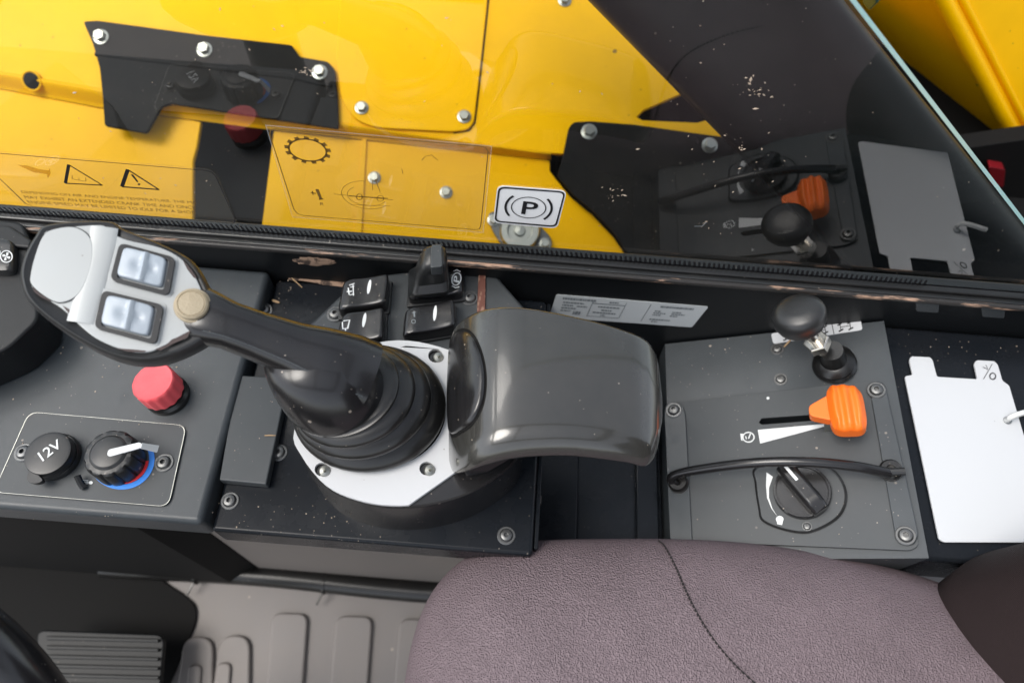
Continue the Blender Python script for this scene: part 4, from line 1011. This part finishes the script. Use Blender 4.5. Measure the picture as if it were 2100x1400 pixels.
# ------------------------------------------------------------------ seat
seat = thing('operator_seat', 'mauve grey cloth operator seat cushion with a stitched seam', 'seat', (0.15, -0.12, FLOOR_Z))
SP = H(-0.05)
vis = SP.pts([(826, 1420), (838, 1345), (862, 1262), (896, 1200), (945, 1152), (1010, 1122), (1110, 1110), (1240, 1107), (1360, 1107), (1480, 1112), (1600, 1124), (1720, 1144), (1850, 1175), (1960, 1212)])
out_w = vis + [V((0.40, 0.09, -0.05)), V((0.43, 0.02, -0.05)), V((0.44, -0.2, -0.05)), V((0.40, -0.36, -0.05)), V((0.2, -0.38, -0.05)), V((0.0, -0.36, -0.05)), V((-0.045, -0.28, -0.05)), V((-0.06, -0.12, -0.05))]
so = smooth_closed(out_w, 8)
# even the spacing
Ls_ = [0]
for i in range(len(so)): Ls_.append(Ls_[-1] + (so[(i + 1) % len(so)] - so[i]).length)
NS = 220; ev = []
for k in range(NS):
    d = Ls_[-1] * k / NS
    i = max(j for j in range(len(so)) if Ls_[j] <= d + 1e-12); t = (d - Ls_[i]) / max(1e-9, Ls_[i + 1] - Ls_[i])
    ev.append(so[i].lerp(so[(i + 1) % len(so)], t))
area = sum(ev[i - 1].x * ev[i].y - ev[i].x * ev[i - 1].y for i in range(NS))
def inset(pts, d):
    o = []
    for i in range(NS):
        t = (pts[(i + 2) % NS] - pts[i - 2]).normalized(); nn = V((-t.y, t.x, 0))
        if area < 0: nn = -nn
        o.append(pts[i] + nn * d)
    for _ in range(int(d * 700)):
        o = [(o[i - 1] + o[i] * 2 + o[(i + 1) % NS]) / 4 for i in range(NS)]
    return o
def level(pts, z): return [V((p.x, p.y, z)) for p in pts]
secs = [level(inset(ev, 0.025), -0.140), level(inset(ev, 0.006), -0.110), level(inset(ev, 0.001), -0.075)]
RW, RH = 0.080, 0.054
cur = ev
for k in range(0, 11):
    a = math.pi / 2 * k / 10; d = RW * (1 - math.cos(a)); secs.append(level(inset(ev, d), -0.05 + RH * math.sin(a)))
base_in = secs[-1]; cc = sum(base_in, V()) / NS
for f in (0.85, 0.65, 0.45, 0.25, 0.08):
    secs.append([cc.lerp(p, f) + V((0, 0, 0.004 * (1 - f) - 0.010 * (1 - f) ** 2)) for p in base_in])
sv = loft(secs)
cush = ob('cushion', sv, M['seat'], seat, angle=80)
sbv = BVHTree.FromPolygons([V(v) for v in sv[0]], sv[1])
def on_seat(x, y, lift=0.0):
    d = (H(-0.05).at(x, y) - CP).normalized(); h = sbv.ray_cast(CP, d); return h[0] + h[1] * lift if h[0] else H(-0.02).at(x, y)
seam_px = []
_sp = spline([V((1352, 1108, 0)), V((1366, 1122, 0)), V((1390, 1168, 0)), (V((1410, 1215, 0))), V((1440, 1272, 0)), V((1480, 1330, 0)), V((1540, 1392, 0)), V((1640, 1470, 0)), V((1760, 1540, 0))], 14)
sl = [on_seat(p.x, p.y, 0.0002) for p in _sp]
ob('seam', tube(sl, 0.00035, 8), M['thread'], cush)
stv = []
k = 3
while k < len(sl) - 2:
    a, b = sl[k], sl[k + 1]
    stv.append(tube([a + V((-0.0010, 0.0004, 0.0006)), (a + b) / 2 + V((-0.0012, 0.0004, 0.0011)), b + V((-0.0010, 0.0004, 0.0006))], 0.00055, 6)); k += 2
tag(ob('stitches', merge(*stv), M['thread'], cush), None, kind='stuff')
ob('base', box(0.02, 0.36, -0.30, 0.02, FLOOR_Z + 0.004, -0.13), M['dark'], seat, 0.01)
br = thing('seat_backrest', 'dark brown cloth bolster of the seat backrest at the right edge', 'backrest', (0.45, -0.12, -0.05))
BP = H(0.0)
bo_ = BP.pts([(2170, 1112), (2090, 1118), (2030, 1130), (1978, 1154), (1952, 1188), (1953, 1232), (1976, 1292), (2014, 1352), (2056, 1404), (2100, 1460)])
bo_ = bo_ + [V((0.365, -0.04, 0)), V((0.38, -0.16, 0)), V((0.365, -0.28, 0)), V((0.335, -0.35, 0)), V((0.36, -0.40, 0)), V((0.50, -0.40, 0)), V((0.54, -0.14, 0)), V((0.50, 0.10, 0))]
bb = smooth_closed(bo_, 6); bcx = sum(bb, V()) / len(bb)
secs = []
for f, z, dx in ((0.80, -0.070, 0), (0.92, -0.052, 0), (0.97, -0.030, 0), (1.0, 0.0, 0), (1.0, 0.05, 0.010), (1.0, 0.15, 0.035), (0.99, 0.30, 0.08), (0.95, 0.42, 0.11), (0.85, 0.46, 0.12), (0.5, 0.48, 0.125)):
    secs.append([V((bcx.x + (p.x - bcx.x) * f + dx, bcx.y + (p.y - bcx.y) * f, z)) for p in bb])
ob('bolster', loft(secs), M['seatback'], br, angle=80)

# ------------------------------------------------------------------ side window
win = thing('side_window', 'clear side window pane with green ground rear edge and dotted black border', 'window', (0, GLASS_Y, SILL_Z))
g1, g2 = PANE.at(1742, 0), PANE.at(2100, 461)
gd = (g2 - g1) / (g2.z - g1.z)
def edge_at(z): return g1 + gd * (z - g1.z)
zt, zb = 0.62, SILL_Z + 0.0016
gpts = [V((-0.80, GLASS_Y, zb)), edge_at(zb), edge_at(zt), V((-0.80, GLASS_Y, zt))]
TH = 0.0085
gv = gpts + [p + V((0, TH, 0)) for p in gpts]
me = bpy.data.meshes.new('pane'); me.from_pydata(gv, [], [(0, 1, 2, 3), (7, 6, 5, 4), (1, 5, 6, 2), (0, 4, 5, 1), (3, 2, 6, 7), (0, 3, 7, 4)]); me.update()
for m in (M['glass'], M['glass_out'], M['glass_edge']): me.materials.append(m)
for i, k in enumerate((0, 1, 2, 1, 1, 1)): me.polygons[i].material_index = k
pane = put(bpy.data.objects.new('pane', me), win, Matrix())
# printed border: solid strip and small slanted teeth
fz = zb + 0.0018
ob('border', ([V((-0.80, GLASS_Y - 0.0002, zb)), V((edge_at(zb).x - .002, GLASS_Y - 0.0002, zb)), V((edge_at(fz).x - .002, GLASS_Y - 0.0002, fz)), V((-0.80, GLASS_Y - 0.0002, fz))], [(0, 1, 2, 3)]), M['print_black'], win, smooth=False)
tv, tf = [], []
x = -0.52
while x < 0.30:
    k = len(tv)
    for dx, dz in ((0, -0.0005), (0.0021, -0.0005), (0.0006, 0.0050), (-0.0010, 0.0050)): tv.append(V((x + dx, GLASS_Y - 0.0002, fz + dz)))
    tf.append((k, k + 1, k + 2, k + 3)); x += 0.0036
tag(ob('border_teeth', (tv, tf), M['print_black'], win, smooth=False), None, kind='stuff')

# stickers on the pane
def sheet(pl, outline, off, r): return prism(fillet(pl.pts(outline, off), r, 5), -pl.n * 0.0002)
s1 = thing('warning_sticker', 'clear window sticker with two warning triangles and lines of small print', 'sticker', PANE.at(220, 440))
o1 = [(-70, 309), (424, 350), (442, 362), (484, 458), (64, 424), (44, 410), (-70, 318)]
ob('film', sheet(PANE, [(x + (4 if x > 200 else -4), y + (3 if y > 390 else -4)) for x, y in o1], 0.0006, 0.002), M['film'], s1)
S1 = PANE.up(0.0007)
ob('border_line', ribbon(S1, [(-70, 309)] + [(x, y) for x, y in ((424, 350), (434, 353), (442, 361), (482, 450), (480, 457), (474, 458), (70, 424), (52, 417), (-70, 300))], 0.00055, 0.0003), M['print_black'], s1, smooth=False)
def tri(a, b, c, wl=0.0022, wt=0.0012):
    return merge(ribbon(S1, [a, b], wt), ribbon(S1, [b, c], wt), ribbon(S1, [c, a], wl))
ob('triangle', tri((141, 338), (210, 380), (134, 376), 0.0020, .0011), M['print_black'], s1, smooth=False)
ob('triangle', merge(tri((262, 348), (326, 389), (250, 383), 0.0024, .0013), flatpoly(S1, [(268, 358), (273, 358), (284, 373), (281, 374)]), flatpoly(S1, circ_px(285, 378, 3, 2, 8))), M['print_black'], s1, smooth=False)
ob('book_symbol', ribbon(S1, [(148, 359), (148, 367), (162, 370), (162, 362), (162, 370), (176, 372), (176, 364)], .0004), M['print_brown'], s1, smooth=False)
ob('smear', flatpoly(S1, [(35, 338), (55, 340), (80, 347), (100, 350), (102, 345), (104, 356), (98, 366), (96, 357), (70, 354), (50, 345)]), clear_mat('grease_smear', (0.75, 0.62, 0.4), 0.10, (0.25, 0.16, 0.05)), s1, smooth=False)
for body, q in (('DEPENDING ON AIR AND ENGINE TEMPERATURE, THE MA', [(42, 391), (402, 413), (404, 419), (46, 397)]),
                ('MAY EXHIBIT AN EXTENDED CRANK TIME AND ONCE', [(48, 401), (400, 423), (402, 429), (52, 407)]),
                ('ENGINE SPEED MAY BE LIMITED TO IDLE FOR A SHOR', [(54, 411), (400, 433), (402, 439), (60, 417)])):
    ob('lettering', text_px(body, q, S1), M['print_brown'], s1, smooth=False)
s2 = thing('gear_sticker', 'clear peeling window sticker with brown gear ring and faint wheel diagram', 'sticker', PANE.at(790, 440))
ob('film', sheet(PANE, [(544, 256), (1010, 299), (992, 478), (598, 446)], 0.0006, 0.004), M['film'], s2)
S2 = PANE.up(0.0007)
ob('film_edge', ribbon(S2, [(545, 257), (1008, 300), (991, 477), (600, 445)], 0.0006, 0.0002, True), M['film_edge'], s2, smooth=False)
bl = [(566, 265), (985, 300), (996, 303), (1001, 311), (986, 463), (983, 470), (974, 471), (622, 442), (610, 438), (603, 430), (553, 276), (555, 267)]
ob('border_line', ribbon(S2, bl, 0.0006, 0.0003, True), M['print_brown'], s2, smooth=False)
gpx = ell_px(631, 308, 39, 22, 10, 40)
gear = [ribbon(S2, gpx, .0013, closed=True)]
for k in range(13):
    t = 2 * math.pi * k / 13 + 0.2
    c, s = math.cos(R(10)), math.sin(R(10))
    def gpt(r): return (631 + r * (39 * math.cos(t) * c - 22 * math.sin(t) * s), 308 + r * (39 * math.cos(t) * s + 22 * math.sin(t) * c))
    gear.append(ribbon(S2, [gpt(1.0), gpt(1.24)], .0030))
ob('gear_ring', merge(*gear), M['print_brown'], s2, smooth=False)
ob('arrow_mark', merge(ribbon(S2, [(650, 388), (658, 408)], .0022), ribbon(S2, [(654, 409), (663, 408)], .0012), ribbon(S2, [(637, 395), (648, 397)], .0010), ribbon(S2, [(641, 392), (642, 400)], .0008),
    text_px('R', [(656, 415), (664, 416), (665, 422), (657, 421)], S2)), M['print_brown'], s2, smooth=False)
dg = [ribbon(S2, ell_px(752, 400, 52, 28, 8, 40)[4:30], .00035), ribbon(S2, ell_px(752, 402, 40, 20, 8, 40)[2:26], .0003), ribbon(S2, [(684, 398), (806, 410)], .0004), ribbon(S2, [(716, 402), (795, 407)], .0009), ribbon(S2, [(764, 390), (764, 370), (770, 368), (780, 395)], .0003), ribbon(S2, [(720, 420), (800, 422)], .0003),
      ribbon(S2, ell_px(737, 404, 6, 6, 0, 12), .0006, closed=True), ribbon(S2, ell_px(780, 407, 7, 6, 0, 12), .0005, closed=True), ribbon(S2, [(865, 329), (872, 321), (885, 318), (898, 329)], .0004), ribbon(S2, [(824, 346), (826, 356)], .0004)]
ob('wheel_diagram', merge(*dg), M['print_brown'], s2, smooth=False)
pk = thing('parking_sticker', 'white sticker with black circled P parking brake mark on the window', 'sticker', PANE.at(1085, 465))
pq = [(1020, 380), (1163, 391), (1143, 469), (1011, 457)]
ob('sheet', sheet(PANE, pq, 0.0007, 0.0055), M['vinyl'], pk)
S3 = PANE.up(0.0008)
cxp, cyp = 1085, 425
bq = [(cxp + (x - cxp) * 0.965, cyp + (y - cyp) * 0.94) for x, y in pq]
fp = fillet(S3.pts(bq, 0.0002), 0.005, 6); nf = len(fp); fc = sum(fp, V()) / nf
inn = fillet(S3.pts([(cxp + (x - cxp) * 0.915, cyp + (y - cyp) * 0.865) for x, y in pq], 0.0002), 0.004, 6)
ob('frame_line', (fp + inn, [(i, (i + 1) % nf, nf + (i + 1) % nf, nf + i) for i in range(nf)]), M['print_black'], pk, smooth=False)
def sk(u, v): return (1084 + u - 0.10 * v * 0 - 0.18 * v, 426 + v + 0.09 * u)     # sheared frame of the sticker
def arcs(r, a0, a1, n=16, k=0.66): return [sk(r * math.cos(R(a0 + (a1 - a0) * i / n)), r * k * math.sin(R(a0 + (a1 - a0) * i / n))) for i in range(n + 1)]
ob('mark', merge(ribbon(S3, arcs(35, 0, 352, 40, .60), .0007, closed=True), ribbon(S3, arcs(47, 140, 222, 14, .66), .0016), ribbon(S3, arcs(47, -42, 42, 14, .66), .0016),
    text_px('P', [sk(-13, -12), sk(19, -12), sk(19, 14), sk(-13, 14)], S3, bold=0.012)), M['print_black'], pk, smooth=False)

# dried flakes stuck to the pane
fr_ = random.Random(21); fv, ff = [], []
for cx, cy, n, sx, sy in ((622, 146, 14, 16, 10), (1550, 190, 22, 34, 22), (1258, 398, 14, 22, 12), (1520, 305, 8, 8, 12), (1445, 462, 6, 14, 6), (910, 40, 5, 16, 8), (1430, 300, 26, 260, 200), (700, 150, 14, 560, 140), (300, 380, 10, 240, 40)):
    for _ in range(n):
        x, y = fr_.gauss(cx, sx * 0.6), fr_.gauss(cy, sy * 0.6)
        if y > 430 + x * 0.065: continue
        a0 = fr_.uniform(0, 6.3); l_ = fr_.uniform(0.0003, 0.0013) * (2.0 if fr_.random() < 0.12 else 1); w_ = l_ * fr_.uniform(0.25, 0.6)
        c = PANE.at(x, y, 0.0003); u_ = V((math.cos(a0), 0, math.sin(a0))); v_ = V((-math.sin(a0), 0, math.cos(a0))); k = len(fv)
        for p_ in (c - u_ * l_, c - v_ * w_, c + u_ * l_ * 0.9, c + v_ * w_ * 0.8, c + V((0, -w_ * 0.7, 0))): fv.append(p_)
        for q in ((0, 1, 4), (1, 2, 4), (2, 3, 4), (3, 0, 4)): ff.append(tuple(k + i for i in q))
tag(ob('dried_flakes', (fv, ff), M['crumb'], win, smooth=False), None, kind='stuff')
ob('scratch_mark', ribbon(PANE, [(1424, 464), (1440, 464), (1448, 456)], 0.0007, 0.0004), M['print_grey'], win, smooth=False)

# ------------------------------------------------------------------ outside: yellow machine body and black covers
body = thing('machine_body', 'yellow painted machine side with bolted cover plates outside the window', 'machine body', HULL.at(700, 300))
UP = HULL; LOW = HULL.up(-0.014)
def line_y(x): return 150 + x * 0.142 if x < 1130 else 310
ucut = [(-420, 110), (0, 148), (210, 184), (520, 226), (1000, 296), (1130, 314)]
upper = [(-420, -420), (1540, -420), (1600, -100), (1700, 90), (1880, 330)] + [(1600, 320), (1160, 316)] + list(reversed(ucut))
trih = [(1306, 238), (1318, 226), (1400, 188), (1470, 200), (1462, 236), (1440, 252), (1316, 248)]
trih = [(1306, 240), (1320, 226), (1412, 186), (1476, 214), (1450, 246), (1430, 252), (1318, 247)]
hole1 = ell_px(66, 166, 18, 9, 8, 20)
hole1 = [(x, y - 22) for x, y in hole1]
ob('upper_panel', plate(UP, upper, 0.006, 0.0, 0, [trih]), M['yellow'], body, 0.002, 3)
lcut = [(-420, 140), (0, 182), (210, 222), (520, 262), (1000, 314), (1130, 326)]
# bent step between the two levels
sv_, sf_ = [], []
cols = 40
for i in range(cols + 1):
    x = -420 + (1130 + 420) * i / cols
    def ly(cut, x):
        for (x0, y0), (x1, y1) in zip(cut, cut[1:]):
            if x0 <= x <= x1: return y0 + (y1 - y0) * (x - x0) / (x1 - x0)
    a, b = UP.at(x, ly(ucut, x)), LOW.at(x, ly(lcut, x))
    for k in range(9):
        s = k / 8; e = s * s * (3 - 2 * s)
        p = a.lerp(b, s); p = p + UP.n * (((a - b).dot(UP.n)) * (1 - e - (1 - s)))
        sv_.append(p - UP.n * 0.0004)
for i in range(cols):
    for k in range(8): sf_.append((i * 9 + k, i * 9 + k + 1, (i + 1) * 9 + k + 1, (i + 1) * 9 + k))
ob('bent_step', (sv_, sf_), M['yellow'], body, solid=0.003)
# plug hole in the step
hpos = UP.at(66, 166, -0.001)
ob('drain_hole', lathe([(0.0105, 0), (0.0105, 0.0012), (0.0095, 0.0018), (0.0085, 0.0012), (0.0085, -0.001)], 20, place(hpos, (0, -0.75, 0.66))), M['yellow'], body)
ob('drain_shadow', lathe([(0.0086, 0.0), (0.0, 0.0002)], 20, place(hpos + V((0, -0.75, 0.66)) * 0.0010, (0, -0.75, 0.66))), M['dark'], body)
ll = [(-420, 140), (0, 182), (210, 222), (395, 246), (412, 250), (404, 300), (396, 330), (395, 520), (-420, 520)]
ob('lower_panel', plate(LOW, ll, 0.006), M['yellow'], body, 0.0015, 2)
lr = [(561, 268), (1000, 314), (1128, 328), (1128, 350), (1140, 366), (1172, 405), (1215, 440), (1258, 485), (1292, 535), (1320, 600), (525, 560), (536, 466)]
ob('lower_panel', plate(LOW, lr, 0.006), M['yellow'], body, 0.0015, 2)
# pressed vertical fold in the lower panel
ob('pressed_rib', plate(LOW, [(742, 285), (752, 284), (738, 540), (722, 540)], 0.001, 0.002), M['yellow'], body, 0.0015, 3)
# rounded cover plate with seam
cv = [(640, -420), (1000, -420), (1000, 0), (986, 130), (972, 250), (960, 266), (930, 270), (770, 262), (728, 246), (700, 205), (690, 120), (700, -60)]
ob('cover_plate', plate(UP, cv, 0.0034, 0.0038, 0.010), M['yellow'], body, 0.0012, 3)
ob('seam_gap', ribbon(UP, [(1003, -100), (1002, 0), (988, 130), (974, 252), (962, 268), (930, 273)], 0.0016, 0.0004), M['dark'], body, smooth=False)
def hexb(x, y, pl, off=0.0, s=1.0, name='hex_bolt', parent=None):
    return inst(name, ME_HEX, parent or body, place(pl.at(x, y, off - 0.0002), pl.n, (math.cos(y), math.sin(y), 0), s * 0.74))
for x, y, o in ((742, 222, .0038), (952, 240, .0038), (1158, 2, 0)): hexb(x, y, UP, o, 1.0)
for x, y in ((768, 365), (915, 395)): hexb(x, y, LOW, 0, 0.95)
# left rubber flap
fl1 = thing('rubber_flap', 'black rubber flap with three bolts on the yellow body, upper left', 'flap', UP.at(430, 240), 'black flaps bolted to the yellow body')
FLP = UP.up(0.006)
fo1 = [(170, 44), (200, 42), (420, 72), (598, 92), (614, 116), (672, 126), (686, 142), (692, 200), (694, 264), (520, 238), (350, 212), (330, 219), (318, 240), (300, 273), (214, 258), (210, 200), (204, 140), (190, 90)]
ob('sheet', plate(FLP, fo1, 0.0045, 0, 0.003), M['flap'], fl1, 0.001, 2)
for x, y in ((208, 77), (420, 103), (656, 149)): hexb(x, y, FLP, 0, 1.15, 'hex_bolt', fl1)
ob('fold_bead', tube(FLP.pts([(196, 112), (420, 138), (600, 160), (680, 178)], -0.0005), 0.0022, 8), M['flap'], fl1)
# black backing beneath everything, its colour supplies the dark of the gaps
tag(ob('chassis_shadow_plate', plate(HULL.up(-0.075), [(-500, -200), (2500, -200), (2500, 900), (-500, 900)], 0.004), M['dark']), 'black backing sheet painting the gaps in the yellow body dark', 'backing')
# right rubber cover
fl2 = thing('rubber_flap', 'large black rubber cover with two bolts on the yellow body, right of centre', 'flap', UP.at(1430, 420), 'black flaps bolted to the yellow body')
fo2 = [(1166, 262), (1176, 250), (1210, 248), (1300, 255), (1450, 276), (1560, 290), (1800, 322), (1990, 350), (1990, 640), (1330, 620), (1300, 540), (1262, 480), (1218, 434), (1176, 400), (1142, 360), (1152, 330)]
ob('sheet', plate(FLP, fo2, 0.0045, 0, 0.004), M['flap'], fl2, 0.001, 2)
for x, y in ((1208, 271), (1455, 299)): hexb(x, y, FLP, 0, 1.15, 'hex_bolt', fl2)
# two-bolt flange with bush
fg = thing('flange_bearing', 'grey two bolt flange with round bush low on the yellow body', 'bearing', LOW.at(1065, 485))
ob('flange', plate(LOW, [(1000, 436), (1022, 432), (1100, 455), (1132, 488), (1130, 512), (1105, 515), (1030, 505), (1008, 470)], 0.0045, 0.005, 0.006), M['bolt'], fg, 0.001, 2)
fc_ = LOW.at(1066, 476, 0.005)
ob('bush', lathe([(0.021, 0), (0.021, 0.006), (0.019, 0.009), (0.013, 0.009), (0.012, 0.004), (0.006, 0.004), (0.005, 0.007), (0, 0.0075)], 32, place(fc_, LOW.n)), M['steel'], fg)
for x, y in ((1012, 452), (1118, 500)): hexb(x, y, LOW, 0.005, 0.9, 'hex_bolt', fg)
# cab post outside the pane
po_ = thing('cab_post', 'thick glossy black cab post slanting across the window on the right', 'post', (0.30, 0.42, -0.2))
ctr0 = upright(0.50).at(1466, 0); ctr1 = upright(0.44).at(1822, 400)
ax_ = (ctr1 - ctr0).normalized(); p0 = ctr0 - ax_ * 0.35; p1 = ctr1 + ax_ * 0.22
side = ax_.cross((CP - ctr0).normalized()).normalized(); fwd = side.cross(ax_)
if fwd.dot(CP - ctr0) < 0: fwd = -fwd
secs = []
for k in range(13):
    c = p0.lerp(p1, k / 12); s_ = []
    for q in range(48):
        w = 2 * math.pi * q / 48; e = 0.62; cx, sx = math.cos(w), math.sin(w)
        s_.append(c + side * 0.064 * math.copysign(abs(cx) ** e, cx) + fwd * 0.032 * math.copysign(abs(sx) ** e, sx))
    secs.append(s_)
ob('tube', loft(secs), mat('black_gloss_post_paint', (0.003, 0.004, 0.004), 0.34, spec=0.16, film=0.15, film_col=(0.010, 0.010, 0.010), rvar=0.05, dust=0.4, speck_scale=90), po_, angle=60)
# rear yellow body beyond the pane edge
C0, C1 = upright(0.62).at(1868, -120), upright(0.62).at(2088, 300)
_l = upright(0.76).at(1740, 40); _r = upright(0.72).at(2350, 20)
def plane3(a, b, c):
    n_ = (b - a).cross(c - a); n_ = n_ if n_.dot(CP - a) > 0 else -n_
    return Plane(a, n_)
YL, YR = plane3(C0, C1, _l), plane3(C0, C1, _r); YB = YL
rb_ = thing('rear_body_panel', 'yellow rear bodywork with a pressed crease beyond the glass edge, top right', 'body panel', YL.at(1980, 200))
ob('side_face', plate(YL, [(1868, -120), (2088, 300), (2130, 380), (1940, 390), (1700, 200), (1660, -120)], 0.006), M['yellow'], rb_)
ob('top_face', plate(YR, [(1868, -120), (2088, 300), (2130, 380), (2600, 360), (2600, -120)], 0.006), M['yellow'], rb_)
ob('crease', tube([C0 + YR.n * 0.002, C1 + YR.n * 0.002], 0.007, 14), M['yellow'], rb_)
ob('second_crease', tube([YR.at(1912, -120, 0.0), YR.at(2124, 296, 0.0)], 0.004, 12), M['yellow'], rb_)
tag(ob('teal_bracket', plate(YB, [(1770, -40), (1802, -40), (1796, 10), (1782, 24), (1768, 8)], 0.02, 0.05), M['teal'], None, 0.002), 'small teal painted bracket at the top edge behind the glass', 'bracket')
rl = thing('tail_lamp', 'small red lamp in the dark beyond the rear edge of the glass', 'lamp', HULL.at(2045, 355))
LPp = upright(0.56)
ob('lens', plate(LPp, [(2028, 342), (2062, 348), (2058, 385), (2030, 378)], 0.01, 0, 0.004), mat('dark_red_lamp_lens', (0.16, 0.008, 0.012), 0.25), rl, 0.002)
ob('housing', plate(LPp, [(1930, 312), (1988, 303), (2100, 287), (2400, 262), (2400, 640), (1990, 640)], 0.02, -0.011, 0.004), M['dark'], rl, 0.002)

# ------------------------------------------------------------------ crumbs and straw
def straw(pl, a, b, label, r=0.0006):
    p, q = pl.at(*a), pl.at(*b); m_ = (p + q) / 2 + pl.n * 0.0008
    tag(ob('straw', tube([p + pl.n * r, m_, q + pl.n * r], [r, r * 1.2, r * .7], 6), M['straw']), label, 'straw', 'loose straw on the console')
straw(MID, (573, 548), (620, 590), 'thin straw stalk lying left of the switch bank', 0.0005)
straw(MID, (560, 617), (574, 622), 'short straw scrap above the screw left of the switch bank', 0.0010)
straw(RAMP.up(-0.0025), (1608, 712), (1625, 694), 'short straw beside the screw under the wheel decal', 0.0007)
straw(H(-0.003), (543, 893), (566, 893), 'thin red brown straw on the raised block beside the pod', 0.0004)
def mud(pl, pts, label, m='mud'):
    p = smooth_closed(pl.pts(pts, 0.0006), 4); c_ = sum(p, V()) / len(p); r_ = random.Random(len(p))
    q = [c_ + (a - c_) * r_.uniform(0.82, 1.1) for a in p]
    tag(ob('dried_mud', loft([[a - pl.n * 0.0005 for a in q], [c_ + (a - c_) * 0.9 + pl.n * 0.0004 for a in q], [c_ + (a - c_) * 0.4 + pl.n * r_.uniform(0.0004, 0.001) for a in q]]), M[m]), label, 'mud', 'dried mud on the console')
M['mud'] = worn('dried_mud', (0.05, 0.035, 0.028), (0.30, 0.20, 0.14), 0.42, 0.9, (90, 90, 90))
mud(MID, [(500, 540), (560, 545), (640, 556), (735, 566), (722, 586), (660, 582), (600, 574), (540, 560)], 'brown band of dried mud behind the switch bank')
mud(WALL, [(600, 534), (625, 528), (660, 530), (690, 538), (660, 545), (620, 542)], 'pale mud smear on the wall above the mud band')
rnd = random.Random(11)
cv_, cf_ = [], []
def crumb(p, s):
    k = len(cv_)
    for d in ((1, 0, .2), (-1, .2, .2), (.1, 1, .3), (0, -1, .2), (.1, .1, 1.0), (0, 0, -.2)):
        cv_.append(V(p) + V((d[0] * rnd.uniform(.6, 1.2), d[1] * rnd.uniform(.6, 1.2), d[2] * rnd.uniform(.6, 1.1))) * s)
    for f in ((0, 2, 4), (2, 1, 4), (1, 3, 4), (3, 0, 4), (2, 0, 5), (1, 2, 5), (3, 1, 5), (0, 3, 5)): cf_.append(tuple(k + i for i in f))
def scatter(pl, x0, x1, y0, y1, n, s0, s1):
    for _ in range(n): crumb(pl.at(rnd.uniform(x0, x1), rnd.uniform(y0, y1)), rnd.uniform(s0, s1) * rnd.random() ** 0.7 + 0.00012)
scatter(L0, 20, 440, 700, 830, 26, .0002, .0009); scatter(HP, 20, 350, 860, 1020, 8, .0002, .0008); scatter(L0, 10, 400, 1045, 1070, 8, .0002, .0006)
scatter(MID, 470, 600, 560, 660, 50, .0002, .0008); scatter(MID, 430, 700, 1010, 1090, 26, .0002, .0006); scatter(MID, 640, 780, 1050, 1110, 24, .0002, .0006)
scatter(H(-0.003), 470, 560, 790, 980, 14, .0002, .0006); scatter(RAMP.up(-.0026), 1390, 1800, 690, 800, 14, .0002, .0007); scatter(RAMP, 1420, 1780, 830, 1100, 10, .0002, .0005)
scatter(DECK, 1830, 2090, 690, 730, 12, .0002, .0006); scatter(FP, 420, 820, 1200, 1390, 6, .0006, .0018)
tag(ob('crumbs', (cv_, cf_), M['crumb'], smooth=False), 'scattered pale crumbs and grit on the console and floor', 'grit', kind='stuff')
